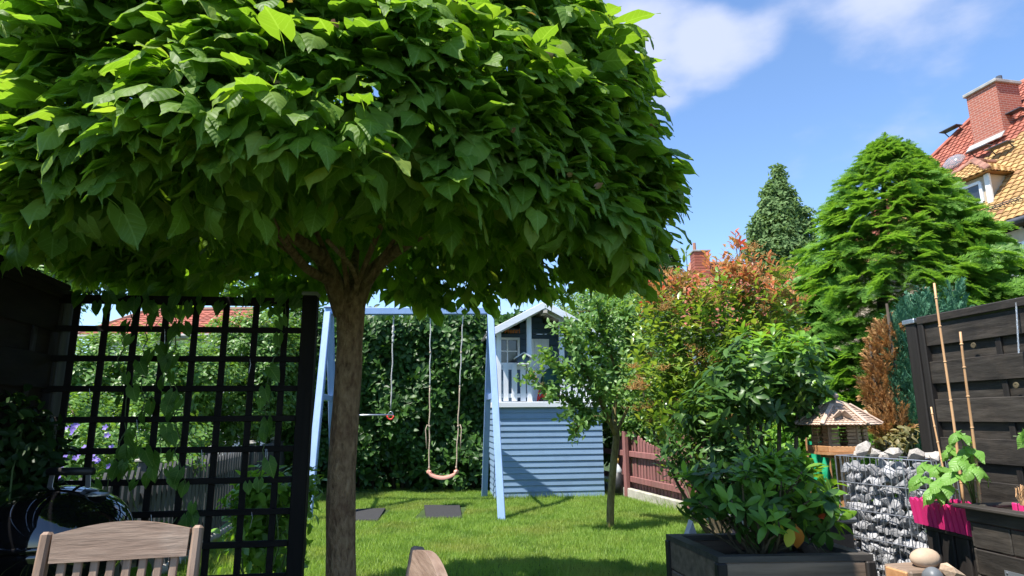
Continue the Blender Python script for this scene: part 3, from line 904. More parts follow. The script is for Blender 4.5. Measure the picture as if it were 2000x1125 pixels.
for px0, px1, pyt, dd in ((1350, 1382, 494, 26.5),):
    p = P((px0 + px1) / 2, pyt, dd)
    m = MB(); m.box((p.x, p.y, p.z - 1.0), (.66, .6, 2.0), None, .01); ch = m.build('chimney', 'tile_red', t, True)
    for k in range(16):
        MB().box((p.x, p.y, p.z - .1 - k * .125), (.675, .615, .1), None, .01).build('brick_course', 'tile_red', ch, True)
    MB().box((p.x, p.y, p.z + .02), (.76, .7, .08), None, .01).build('chimney_cap', 'chimney_cap', ch, True)
    MB().tube([(p.x - .2, p.y, p.z), (p.x - .2, p.y, p.z + .45)], .07, 8).build('flue', 'tile_ridge', ch, True)
# small red dormer at its right end
p = P(1562, 588, 24.6)
m = MB(); m.box((p.x, p.y + .5, p.z - .3), (1.2, 1.6, .9), None, .01); dm = m.build('dormer', 'render_white', t, True)
MB().box((p.x, p.y - .32, p.z - .25), (.7, .05, .35), None, .01).build('pane', 'window_glass', dm, True)
MB().add([p + Vector(v) for v in ((-.8, -.5, .1), (.8, -.5, .1), (.8, 2, .1), (-.8, 2, .1), (-.4, .3, .65), (.4, .3, .65), (.4, 2, .65), (-.4, 2, .65))], [(0, 1, 5, 4), (1, 2, 6, 5), (3, 0, 4, 7), (4, 5, 6, 7), (2, 3, 7, 6), (0, 3, 2, 1)]).build('dormer_roof', 'tile_red', dm, True)
hip_house('low_red_roof_house', 'low house with long red tile roof seen through the trellis', 150, 470, 655, 606, 21, 6, 'render_white', .12)

# ------------------------------------------------------------ playhouse on its deck
def playhouse():
    t = thing('playhouse', 'blue and white wooden playhouse raised on a boarded blue base behind the swing', 'playhouse', (HOUSE_O[0], HOUSE_O[1], 0), TH)
    Wd, Dp, Zd = 1.66, 1.75, 1.44
    nb = 15; bh = 1.352 / nb
    for i in range(nb):                                   # lapped boards: lower edge proud
        z = i * bh
        tilt = Matrix.Rotation(R_(-8), 3, 'X')
        MB().box((Wd / 2, -.012 + random.uniform(-.002, .002), z + bh / 2 + .005), (Wd, .022, bh + .006), tilt, .003).build('board', 'blue_paint', t)
        MB().box((-.012, Dp / 2, z + bh / 2 + .005), (.022, Dp, bh + .006), Matrix.Rotation(R_(8), 3, 'Y'), .003).build('board', 'blue_paint', t)
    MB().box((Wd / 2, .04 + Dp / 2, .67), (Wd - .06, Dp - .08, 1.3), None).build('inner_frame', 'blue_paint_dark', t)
    MB().box((Wd - .011, Dp / 2, .68), (.02, Dp - .02, 1.34), None).build('side_panel', 'blue_paint', t)
    MB().box((Wd / 2 + .02, Dp / 2 - .03, Zd - .05), (Wd + .12, Dp + .10, .085), None, .006).build('deck', 'white_paint_x', t)
    Z0 = Zd - .005
    CW = 1.5; cx = .75
    ez, az = 2.47, 2.93
    def roofz(x): return az - abs(x - cx) * (az - ez) / (cx + .12)
    for x in (.04, .525, 1.05, 1.46):                    # porch posts
        MB().box((x, .02, (Z0 + roofz(x) - .05) / 2), (.075, .075, roofz(x) - .05 - Z0), None, .005).build('post', 'white_paint', t)
    yb = .62
    # back wall boards with openings for window and door
    k = 0; z = Z0
    while z < az - .1:
        h = .095; zc = z + h / 2
        half = (az - .06 - zc) / ((az - ez) / (cx + .12))
        x0, x1 = max(.02, cx - half), min(CW - .02, cx + half)
        segs = [(x0, x1)]
        if zc < 2.52: segs = [(x0, .585), (.965, x1)]
        ns = []
        for s0, s1 in segs:
            if 2.06 < zc < 2.50 and s0 < .05: ns += [(.47, s1)]
            else: ns += [(s0, s1)]
        for s0, s1 in ns:
            if s1 - s0 > .03:
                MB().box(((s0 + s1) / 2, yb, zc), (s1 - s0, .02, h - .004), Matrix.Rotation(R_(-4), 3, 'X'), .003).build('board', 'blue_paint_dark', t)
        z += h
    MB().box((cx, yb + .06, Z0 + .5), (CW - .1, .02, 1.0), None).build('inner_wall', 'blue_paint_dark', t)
    # side walls of the cabin
    for x in (.0, CW):
        for i in range(11):
            MB().box((x, yb + (Dp - yb) / 2, Z0 + .0475 + i * .095), (.02, Dp - yb, .092), Matrix.Rotation(R_(5 if x < .1 else -5), 3, 'Y'), .003).build('board', 'blue_paint', t)
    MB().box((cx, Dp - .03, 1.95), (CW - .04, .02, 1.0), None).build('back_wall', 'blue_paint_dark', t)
    # window
    fr = MB(); wx, wz, ww, wh = .25, 2.28, .42, .46
    for sx in (-1, 1): fr.box((wx + sx * (ww / 2 - .02), yb - .02, wz), (.04, .03, wh), None, .003)
    for sz in (-1, 1): fr.box((wx, yb - .021, wz + sz * (wh / 2 - .02)), (ww - .081, .03, .04), None, .003)
    w = fr.build('window', 'white_paint', t)
    MB().box((wx, yb - .018, wz), (.018, .02, wh - .08)).build('glazing_bar', 'white_paint', w)
    MB().box((wx, yb - .018, wz), (ww - .08, .017, .018)).build('glazing_bar', 'white_paint', w)
    for sx in (-1, 1):
        for sz in (-1, 1):
            MB().box((wx + sx * .088, yb - .006, wz + sz * .098), (.155, .004, .175)).build('pane', 'window_glass', w)
    # door of six planks
    for i in range(6):
        MB().box((.615 + i * .0625, yb - .02, (Z0 + 2.5) / 2), (.060, .022, 2.5 - Z0 - .02), None, .003).build('door_plank', 'white_paint', t)
    # railing, left and right of the way in
    def rail(x0, x1, cnt):
        MB().box(((x0 + x1) / 2, .035, 1.97), (x1 - x0, .022, .075), None, .003).build('top_rail', 'white_paint_x', t)
        MB().box(((x0 + x1) / 2, .035, 1.53), (x1 - x0, .022, .06), None, .003).build('bottom_rail', 'white_paint_x', t)
        st = (x1 - x0) / cnt
        for i in range(cnt):
            MB().box((x0 + st * (i + .5), .012, 1.735), (st * .62, .018, .58), None, .003).build('picket', 'white_paint', t)
    rail(.08, .49, 3); rail(1.09, 1.42, 3)
    MB().box((1.58, .5, 1.75), (.02, .9, .5), None, .003).build('side_rail', 'white_paint_x', t)
    # roof: two boarded slopes, barge boards, gable finial block
    for s in (-1, 1):
        a = Vector((cx, 0, az)); b = Vector((cx + s * (cx + .16), 0, az - (cx + .16) * (az - ez) / (cx + .12)))
        d = (b - a)
        for i in range(8):
            p = a + d * (i / 8); q = a + d * ((i + 1) / 8 - .006)
            MB().beam(Vector((p.x, 0, p.z)) + Vector((0, Dp / 2 - .1, .03)), Vector((q.x, 0, q.z)) + Vector((0, Dp / 2 - .1, .03)), Dp + .22, .02, (0, 1, 0)).build('roof_board', 'soffit_wood', t)
        MB().beam(a + Vector((0, Dp / 2 - .1, .052)), b + Vector((0, Dp / 2 - .1, .052)), Dp + .26, .012, (0, 1, 0)).build('roofing_felt', 'grey_plastic', t)
        MB().beam(a + Vector((0, -.235, .0)), b + Vector((0, -.235, .0)), .022, .10, (0, 1, 0)).build('barge_board', 'white_paint_x', t)
        MB().beam(a + Vector((0, -.0, -.035)), b + Vector((0, -.0, -.035)), .05, .05, (0, 1, 0)).build('rafter', 'white_paint_x', t)
    MB().box((cx, -.1, az - .10), (.07, .28, .07), None, .004).build('ridge_beam', 'soffit_wood', t)
    # wooden name letters on the gable
    cu = bpy.data.curves.new('lettering', 'FONT'); cu.body = 'Henri'; cu.size = .115; cu.extrude = .006; cu.bevel_depth = .003; cu.resolution_u = 3
    tmp = bpy.data.objects.new('lettering_tmp', cu); C.objects.link(tmp)
    bpy.context.view_layer.update()
    me = bpy.data.meshes.new_from_object(tmp); bpy.data.objects.remove(tmp)
    me.materials.clear(); me.materials.append(MATS['letter_wood'])
    o = put('lettering', me, t, Matrix.Translation((.20, yb - .03, 2.585)) @ Matrix.Rotation(R_(90), 4, 'X'))
    o['label'] = 'orange brown wooden name letters'
    return t
PH = playhouse()
def PHw(x, y, z):
    return MW[PH.name] @ Vector((x, y, z))

p = PHw(.42, .0, 2.02)
t = thing('birdhouse', 'little birdhouse with pale gable roof on the playhouse railing', 'birdhouse', p, TH)
MB().prism([(-.09, 0), (.09, 0), (.09, .10), (0, .155), (-.09, .10)], (0, .06, 0), (1, 0, 0), (0, 0, 1), (0, -.14, 0)).build('box', 'blue_paint_dark', t)
for s in (-1, 1): MB().beam((0, -.03, .165), (s * .135, -.03, .085), .22, .016, (0, 1, 0), .003).build('roof_board', 'white_paint_x', t)
MB().box((0, -.05, -.008), (.20, .2, .015), None, .003).build('floor_board', 'white_paint_x', t)
MB().tube([(0, -.079, .075), (0, -.084, .075)], .02, 12).build('entrance_hole', 'black_plastic', t)

t = thing('sand_shell', 'dark green plastic shell leaning on the playhouse door', 'shell toy', PHw(.98, .40, 1.44), TH)
m = MB(); n = 22; V = [(0, -.03, .28)]
for j in range(n):
    a = 2 * math.pi * j / n; r = .27 * (1 + (.05 if j % 2 else 0)); V.append((.75 * r * math.cos(a), 0 + .05, .28 + r * math.sin(a)))
m.add(V, [(0, j + 1, (j + 1) % n + 1) for j in range(n)] + [tuple(range(n, 0, -1))])
m.build('shell', 'shell_green', t)
MB().tube([(-.2 * math.cos(a), .05, .28 + .27 * math.sin(a)) for a in [i * .3 for i in range(-5, 6)]], .012, 5).build('rim', 'shell_green', t)

t = thing('toy_mallet', 'toy hammer with yellow head and red handle standing on the playhouse deck', 'toy', PHw(.66, .1, 1.44), TH)
MB().tube([(0, 0, 0), (.02, 0, .12), (.05, 0, .2)], .014, 8).build('handle', 'red_plastic', t)
MB().tube([(.045, 0, .19), (.10, 0, .30)], [.026, .022], 10).build('head', 'yellow_plastic', t)
t = thing('red_toy_car', 'low red toy car on the playhouse deck beside the door', 'toy', PHw(.78, .06, 1.44), TH)
MB().prism([(-.11, .03), (.11, .03), (.12, .07), (.05, .08), (.02, .13), (-.05, .13), (-.08, .08), (-.12, .07)], (0, .04, 0), (1, 0, 0), (0, 0, 1), (0, -.09, 0)).build('body', 'red_plastic', t)
for sx in (-1, 1):
    for sy in (-1, 1):
        MB().tube([(sx * .07, sy * .05 - .01, .03), (sx * .07, sy * .065 - .01, .03)], .03, 10).build('wheel', 'black_plastic', t)

# ------------------------------------------------------------ swing frame
def swing():
    fl = PZ(600, 1021); fr = PZ(980, 1016); br = PZ(946, 971)
    bl = PZ(607, 985)
    bl = Vector((fl.x + (br.x - fr.x), fl.y + (br.y - fr.y), 0))
    dmid = (fl.y + bl.y) / 2
    tl = P(643, 604, dmid); tr = P(958, 612, (fr.y + br.y) / 2)
    tr.z = tl.z = (tl.z + tr.z) / 2
    t = thing('garden_swing_set', 'pale blue wooden A-frame swing stand in front of the laurel hedge', 'swing set', ((fl.x + fr.x) / 2, (fl.y + bl.y) / 2, 0), TH)
    bd = (tr - tl).normalized()
    for f, b, top in ((fl, bl, tl), (fr, br, tr)):
        dn = Vector((0, 0, -.02))
        MB().beam(f + dn, top + (f - top).normalized() * .03 - Vector((0, .05, 0)), .092, .092, bd, .008).build('front_leg', 'swing_blue', t, True)
        l = MB().beam(b + dn, top + (b - top).normalized() * .03 + Vector((0, .05, 0)), .092, .092, bd, .008).build('rear_leg', 'blue_paint_dark' if 0 else 'swing_blue', t, True)
        a1 = f.lerp(top, .55); b1 = b.lerp(top, .55)
        MB().beam(a1.lerp(b1, .02), a1.lerp(b1, .98), .03, .08, bd).build('cross_piece', 'swing_blue', t, True)
        MB().box(top + Vector((0, 0, .055)), (.12, .16, .015), GR, .004).build('metal_cap', 'steel', t, True)
    MB().beam(tl - bd * .05, tr + bd * .05, .10, .10, (0, 0, 1), .008).build('beam', 'swing_blue', t, True)
    def onbeam(px):
        lo, hi = 0.0, 1.0
        for _ in range(30):
            k = (lo + hi) / 2
            if proj(tl.lerp(tr, k))[0] < px: lo = k
            else: hi = k
        return tl.lerp(tr, lo) - Vector((0, 0, .05))
    hooks = [onbeam(x) for x in (708, 769, 841, 904)]
    for h in hooks:
        MB().tube([h, h - Vector((0, 0, .02)), h + Vector((.018, 0, -.035)), h + Vector((0, 0, -.055)), h + Vector((-.016, 0, -.035))], .005, 5).build('hook', 'steel', t, True)
    return t, hooks, dmid
SW, HK, DM = swing()
def wavy(a, b, amp, n=14):
    a, b = Vector(a), Vector(b)
    ph = random.uniform(0, 6)
    return [a.lerp(b, i / n) + Vector((math.sin(i * 1.3 + ph), math.cos(i * 1.7), 0)) * amp * math.sin(math.pi * i / n) for i in range(n + 1)]
# swing with the moulded seat
sl_ = P(838, 922, HK[2].y); sr_ = P(891, 922, HK[3].y)
sr_.z = sl_.z = sl_.z
t = thing('swing', 'swing with curved coral plastic seat on two knotted ropes', 'swing', ((sl_.x + sr_.x) / 2, sl_.y, sl_.z), TH)
for h, s, kz in ((HK[2], sl_, .47), (HK[3], sr_, .47)):
    mid = h.lerp(s, kz)
    top = h - Vector((0, 0, .05))
    MB().tube(wavy(top, mid, .006), .0085, 6).build('upper_rope', 'rope_white', t, True, True)
    MB().tube(wavy(mid, s, .006), .0095, 6).build('lower_rope', 'rope_tan', t, True, True)
    for q in (mid, h.lerp(s, .72), s + Vector((0, 0, .06)), h.lerp(s, .25)):
        MB().lathe([(0, -.022), (.012, -.012), (.014, 0), (.012, .012), (0, .022)], q, 8).build('knot', 'rope_tan', t, True, True)
    q = h.lerp(s, .72)
    sg = -1 if s is sl_ else 1
    MB().tube([q, q + Vector((sg * .03, -.01, .02)), q + Vector((sg * .05, -.02, -.04)), q + Vector((sg * .04, -.01, -.18)), q + Vector((sg * .035, 0, -.30))], .008, 6).build('rope_end', 'rope_tan', t, True, True)
w = (sr_ - sl_); U = w.normalized(); Vn = Vector((-U.y, U.x, 0)); m = MB(); n = 12
prof = []
for i in range(n + 1):
    k = i / n; x = k; sag = -.075 * math.sin(math.pi * k) ** .8
    lip = .03 if i in (0, n) else 0
    prof.append(sl_ + w * (-.04 + 1.08 * k) + Vector((0, 0, sag + (0.02 if i in (0, n) else 0))))
V = []
for q in prof:
    for dy, dz in ((-.075, .004), (-.07, .016), (.07, .016), (.075, .004), (.07, -.022), (-.07, -.022)): V.append(q + Vn * dy + Vector((0, 0, dz)))
Fc = [(i * 6 + j, i * 6 + (j + 1) % 6, (i + 1) * 6 + (j + 1) % 6, (i + 1) * 6 + j) for i in range(n) for j in range(6)] + [tuple(range(5, -1, -1)), tuple(n * 6 + j for j in range(6))]
m.add(V, Fc); m.build('seat', 'seat_plastic', t, True, True, R_(50))
for s in (sl_, sr_): MB().lathe([(0, -.03), (.032, -.02), (.034, .0), (.03, .02), (0, .03)], s, 10).build('end_boss', 'seat_plastic', t, True, True)
# trapeze
a = P(697, 811, HK[0].y); b = P(763, 809, HK[1].y); b.z = a.z
t = thing('trapeze', 'steel trapeze bar with red rings hanging on two ropes beside the catalpa trunk', 'trapeze', ((a.x + b.x) / 2, a.y, a.z), TH)
U = (b - a).normalized()
a2 = a - U * .22
MB().tube([a2 - U * .02, b + U * .03], .014, 10).build('bar', 'steel', t, True, True)
for h, s in ((HK[0] - U * .10, a2 + Vector((0, 0, .08))), (HK[1], b + Vector((0, 0, .08)))):
    MB().tube(wavy(h - Vector((0, 0, .05)), s, .006), .009, 6).build('rope', 'rope_white', t, True, True)
    MB().tube(wavy(h.lerp(s, .12), h.lerp(s, .3), .006), .017, 6).build('rope_splice', 'rope_white', t, True, True)
    q = s - Vector((0, 0, .09))
    MB().tube([q + Vector((.035 * math.cos(x), 0, -.0 + .055 * math.sin(x) - .0)) for x in [i * math.pi / 8 for i in range(-8, 9)]], .007, 6).build('ring', 'steel', t, True, True)
    MB().tube([q + Vector((.045 * math.cos(x), -.01, .0 + .05 * math.sin(x))) for x in [math.pi + i * math.pi / 8 for i in range(0, 9)]], .011, 8).build('red_grip', 'red_plastic', t, True, True)

# ------------------------------------------------------------ red picket fence on a kerb
def red_fence():
    a = PZ(1233, 972); b = PZ(1352, 1006)
    d = (b - a).normalized(); a0 = a - d * 1.2; b = a + d * ((b - a).length * 1.55)
    t = thing('red_picket_fence', 'weathered red picket fence with a dipping top edge beside the apple tree', 'fence', a)
    nrm = Vector((d.y, -d.x, 0))
    if nrm.x > 0: nrm = -nrm
    L_ = (b - a).length
    sp = (P(1350, 900, PZ(1352, 1006).y) - a).length / 19
    ztop0 = P(1233, 842, a.y).z
    zr1 = P(1235, 886, a.y).z; zr2 = P(1235, 935, a.y).z
    zdip = ztop0 - .20
    n = int(L_ / sp)
    for i in range(-7, n):
        q = a + d * sp * (i + .5) - nrm * .03
        k = (i % 16) / 15
        zt = ztop0 - .19 * math.sin(math.pi * min(1, max(0, (i) / 17))) if 0 <= i <= 17 else ztop0 - .19 * math.sin(math.pi * ((i % 17) / 17))
        h = zt - .16; w = sp * .32
        m = MB()
        poly = [(-w, .13), (w, .13), (w, h + .12), (w * .7, h + .15), (0, h + .165), (-w * .7, h + .15), (-w, h + .12)]
        m.prism(poly, q, d, Vector((random.uniform(-.012, .012), 0, 1)), -nrm * .018)
        m.build('picket', 'red_fence_paint', t, True)
    for z in (zr1, zr2):
        MB().beam(a0 + nrm * .005 + Vector((0, 0, z)), b + nrm * .005 + Vector((0, 0, z)), .035, .085, nrm, .006).build('rail', 'red_fence_paint', t, True)
    for i, q in enumerate((a, a + d * sp * 18.2)):
        MB().beam(q + nrm * .06 + Vector((0, 0, -.05)), q + nrm * .06 + Vector((0, 0, ztop0 - .0)), .085, .07, d, .01).build('post', 'red_fence_paint', t, True)
    k = thing('kerb_stones', 'mossy concrete kerb stones under the red picket fence', 'kerb', a + nrm * .03)
    x = -1.0; i = 0
    while x < L_:
        MB().beam(a + d * x + nrm * .04 + Vector((0, 0, .06)), a + d * (x + .97) + nrm * .04 + Vector((0, 0, .06)), .07, .17, nrm, .012).build('kerb_stone', 'concrete', k, True)
        x += .985
red_fence()

# ------------------------------------------------------------ grey picket fence, left
def grey_fence():
    a = P(285, 915, 4.75); c = P(412, 890, 6.35); e = P(604, 860, 10.2)
    h = a.z
    t = thing('grey_picket_fence', 'dark grey picket fence with pointed tips and capped posts seen through the trellis', 'fence', (c.x, c.y, 0))
    A = Vector((a.x, a.y, 0)); E = Vector((c.x, c.y, 0)) + (Vector((e.x, e.y, 0)) - Vector((c.x, c.y, 0)))
    d = (Vector((c.x, c.y, 0)) - A).normalized()
    st = A - d * 1.2; sp = .105
    L_ = 7.2; n = int(L_ / sp); nrm = Vector((d.y, -d.x, 0))
    zt = (a.z + c.z) / 2 + .02
    for i in range(n):
        q = st + d * sp * i
        w = .034
        if min((q - A).length, (q - Vector((c.x, c.y, 0))).length) < .09: continue
        MB().prism([(-w, .08), (w, .08), (w, zt - .09), (0, zt - .005 + random.uniform(-.01, .01)), (-w, zt - .09)], q, d, (0, 0, 1), nrm * .018).build('picket', 'grey_picket', t, True)
    for z in (.25, zt - .22):
        MB().beam(st - nrm * .02 + Vector((0, 0, z)), st + d * L_ - nrm * .02 + Vector((0, 0, z)), .035, .07, nrm).build('rail', 'grey_picket', t, True)
    gap = (Vector((c.x, c.y, 0)) - A).length
    for k in range(-0, 5):
        q = A + d * gap * k
        if (q - st).length > L_: break
        po = MB().beam(q + Vector((0, 0, -.03)), q + Vector((0, 0, zt + .03)), .085, .085, d, .006).build('post', 'grey_picket', t, True)
        MB().box(q + Vector((0, 0, zt + .04)), (.12, .12, .02), GR, .005).build('post_cap', 'concrete', po, True)
        MB().box(q + Vector((0, 0, zt + .058)), (.085, .085, .02), GR, .008).build('post_cap', 'concrete', po, True)
    MB().beam(st + Vector((0, 0, .03)), st + d * L_ + Vector((0, 0, .03)), .06, .10, nrm, .01).build('kerb_stone', 'concrete', t, True)
grey_fence()

# ------------------------------------------------------------ woven board fences either side
def woven(t, A, B, z0, z1, nb, mat, face, posts=(0, 1), lat=(.3, .62), th=.018, frame=True):
    """panel from A to B (ground points); boards alternate in front of and behind upright laths"""
    A, B = Vector(A), Vector(B); d = (B - A).normalized(); L_ = (B - A).length
    nrm = Vector(face).normalized()
    step = (z1 - z0 - .08) / nb
    for i in range(nb):
        zc = z0 + .04 + step * (i + .5)
        off = (.022 if i % 2 else -.004)
        bhh = step * (1.18 if i % 2 else 1.02)
        MB().beam(A + d * .03 + nrm * off + Vector((0, 0, zc + random.uniform(-.004, .004))), B - d * .03 + nrm * (off + random.uniform(-.004, .004)) + Vector((0, 0, zc)), th * .7, bhh, nrm, .003).build('board', mat, t, True)
    for k in lat:
        q = A.lerp(B, k)
        MB().beam(q + nrm * .010 + Vector((0, 0, z0 + .05)), q + nrm * .010 + Vector((0, 0, z1 - .04)), .013, .035, nrm, .003).build('upright_lath', 'black_wood_z', t, True)
    if frame:
        for q in (A + d * .02, B - d * .02):
            MB().beam(q + nrm * .02 + Vector((0, 0, z0)), q + nrm * .02 + Vector((0, 0, z1 - .001)), .045, .045, nrm, .005).build('frame_bar', 'black_wood_z', t, True)
        for z in (z0 + .02, z1 - .0):
            MB().beam(A + nrm * .02 + Vector((0, 0, z)), B + nrm * .02 + Vector((0, 0, z)), .052, .05, nrm, .005).build('frame_bar', mat, t, True)
PR = P(1800, 622, 4.05)                                    # far top corner of the right fence
ra = Vector((PR.x, PR.y, 0)); rn = P(2000, 578, 3.36)
rd = (Vector((rn.x, rn.y, 0)) - ra).normalized()
t = thing('black_board_fence', 'black stained woven board fence panel with post at the right edge', 'fence', ra)
rface = Vector((rd.y, -rd.x, 0))
if rface.x > 0: rface = -rface
woven(t, ra, ra + rd * 1.78, .06, PR.z - .02, 14, 'black_wood_y', rface, lat=(.29, .62, .9))
woven(t, ra + rd * 1.9, ra + rd * 3.6, .06, PR.z - .02, 14, 'black_wood_y', rface, lat=(.29, .62, .9))
for k in (-.06, 1.84):
    q = ra + rd * k
    po = MB().beam(q, q + Vector((0, 0, PR.z - .03)), .085, .085, rd, .006).build('post', 'black_wood_z', t, True)
    MB().box(q + Vector((0, 0, PR.z - .015)), (.105, .105, .03), GR, .004).build('post_cap', 'steel', po, True)
for k, z in ((.38, PR.z - .22), (.60, 1.35)):   # knots in the boards
    q = ra + rd * k + rface * .035 + Vector((0, 0, z))
    MB().lathe([(.018, 0), (.016, .004), (.007, .005), (0, .003)], q, 12, Matrix((rd, Vector((0, 0, 1)), rface)).transposed()).build('knot', 'bark_thin', t, True)

LA = P(118, 566, 3.15); LB = P(0, 520, 2.62)
la = Vector((LA.x, LA.y, 0)); lb = Vector((LB.x, LB.y, 0)); ld = (lb - la).normalized()
lface = Vector((-ld.y, ld.x, 0))
if lface.x < 0: lface = -lface
t = thing('dark_board_fence', 'dark brown woven board fence in deep shade at the left edge', 'fence', la)
woven(t, la, la + ld * 1.75, .06, LA.z - .03, 12, 'old_fence_wood', lface, lat=(.12, .42, .72))
for k in (-.06, 1.81):
    q = la + ld * k
    MB().beam(q, q + Vector((0, 0, LA.z + .0)), .09, .09, ld, .006).build('post', 'black_wood_z', t, True)
MB().beam(la + Vector((0, 0, LA.z + .01)), la + ld * 1.8 + Vector((0, 0, LA.z + .01)), .10, .03, lface, .006).build('cap_rail', 'old_fence_wood', t, True)

# ------------------------------------------------------------ lattice trellis
def trellis():
    D = 3.12
    A = P(140, 586, D); B = P(590, 590, D + .13 * 1.15)
    B.z = A.z = (A.z + B.z) / 2
    t = thing('lattice_trellis', 'black wooden lattice trellis screen between the dark fence and the catalpa', 'trellis', (A.x, A.y, 0))
    U = (B - A); U.z = 0; L_ = U.length; U.normalize(); Nn = Vector((U.y, -U.x, 0))
    step = 57.3 / F * 3.2
    zt = A.z
    nrow = 11
    for j in range(nrow):
        z = zt - j * step
        if z < .05: break
        h = .046 if j == 0 else .030
        MB().beam(A * 1 + Vector((0, 0, z - zt)) - U * .10 + Nn * .008, A + Vector((0, 0, z - zt)) + U * (L_ + .01) + Nn * .008, .015, h, Nn, .002).build('cross_slat', 'lattice_black_x', t, True)
    for i in range(9):
        # solve x so that the top sits at the photographed pixel
        px = 152 + i * 58.2
        lo, hi = -.3, L_ + .3
        for _ in range(30):
            k = (lo + hi) / 2
            if proj(A + U * k)[0] < px: lo = k
            else: hi = k
        q = A + U * lo - Nn * .008
        if i > 7: continue
        MB().beam(Vector((q.x, q.y, .06)), Vector((q.x, q.y, zt + .012)), .031, .013, U, .002).build('upright_slat', 'lattice_black_z', t, True)
    q = A + U * (L_ + .045); 
    po = MB().beam(Vector((q.x, q.y, 0)), Vector((q.x, q.y, zt + .035)), .075, .075, U, .006).build('post', 'lattice_black_z', t, True)
    MB().box((q.x, q.y, zt + .045), (.085, .085, .02), GR, .005).build('post_cap', 'chimney_cap', po, True)
    q = A - U * .06 
    MB().beam(Vector((q.x, q.y + .04, 0)), Vector((q.x, q.y + .04, zt + .02)), .05, .05, U, .005).build('post', 'grey_picket', t, True)
    q = A - U * .13
    MB().beam(Vector((q.x, q.y, 0)), Vector((q.x, q.y, zt + .03)), .08, .07, U, .005).build('post', 'lattice_black_z', t, True)
    return A, U, L_, Nn, zt, step
TA, TU, TL, TN, TZ, TS = trellis()

# ------------------------------------------------------------ kettle grill
c = P(112, 1050, 2.72); R0 = .272; zr = c.z
t = thing('kettle_grill', 'round black enamel kettle grill with domed lid behind the wooden chair', 'grill', (c.x, c.y, 0))
prof = [(R0, zr)] + [(R0 * math.cos(a), zr + .205 * math.sin(a) ** .92) for a in [i * math.pi / 2 / 14 for i in range(1, 14)]] + [(0, zr + .205)]
lid = MB().lathe(prof, (c.x, c.y, 0), 56).build('lid', 'black_enamel', t, True, True, R_(40))
MB().lathe([(R0 + .006, zr - .012), (R0 + .010, zr), (R0 + .004, zr + .01)], (c.x, c.y, 0), 56).build('lid_rim', 'black_enamel', lid, True, True)
prof = [(R0 - .004, zr - .01)] + [(R0 * math.cos(a), zr - .23 * math.sin(a)) for a in [i * math.pi / 2 / 10 for i in range(1, 10)]] + [(0.02, zr - .23)]
MB().lathe(prof, (c.x, c.y, 0), 56).build('bowl', 'black_enamel', t, True, True)
m = MB(); zz = zr + .20
hx = -.035
for s in (-1, 1): m.beam((c.x + .02 + s * .08, c.y, zz - .004), (c.x + .02 + s * .075, c.y, zz + .055), .022, .004, (1, 0, 0), .001)
m.build('handle_bracket', 'steel', lid, True)
MB().tube([(c.x + .02 - .095, c.y, zz + .062), (c.x + .02 + .095, c.y, zz + .062)], .016, 12).build('handle', 'black_plastic', lid, True, True)
MB().lathe([(.05, zz - .010), (.05, zz - .004), (.012, zz + .002), (0, zz + .004)], (c.x + .15, c.y - .02, -.022), 20).build('vent', 'steel', lid, True)
MB().tube([(c.x + .10, c.y - .02, zz - .012), (c.x + .17, c.y - .04, zz - .012)], .005, 5).build('vent_lever', 'steel', lid, True)
for a in (R_(90), R_(210), R_(330)):
    x, y = math.cos(a), math.sin(a)
    MB().tube([(c.x + x * .17, c.y + y * .17, zr - .17), (c.x + x * .30, c.y + y * .30, .03)], .012, 8).build('leg', 'steel', t, True, True)
for s in (-1, 1):
    MB().tube([(c.x + s * (R0), c.y - .07, zr - .05), (c.x + s * (R0 + .07), c.y - .06, zr - .05), (c.x + s * (R0 + .07), c.y + .06, zr - .05), (c.x + s * R0, c.y + .07, zr - .05)], .011, 8).build('side_handle', 'black_plastic', t, True, True)
MB().lathe([(.0, .20), (.16, .22), (.17, .24)], (c.x, c.y, 0), 24).build('ash_pan', 'steel', t, True)

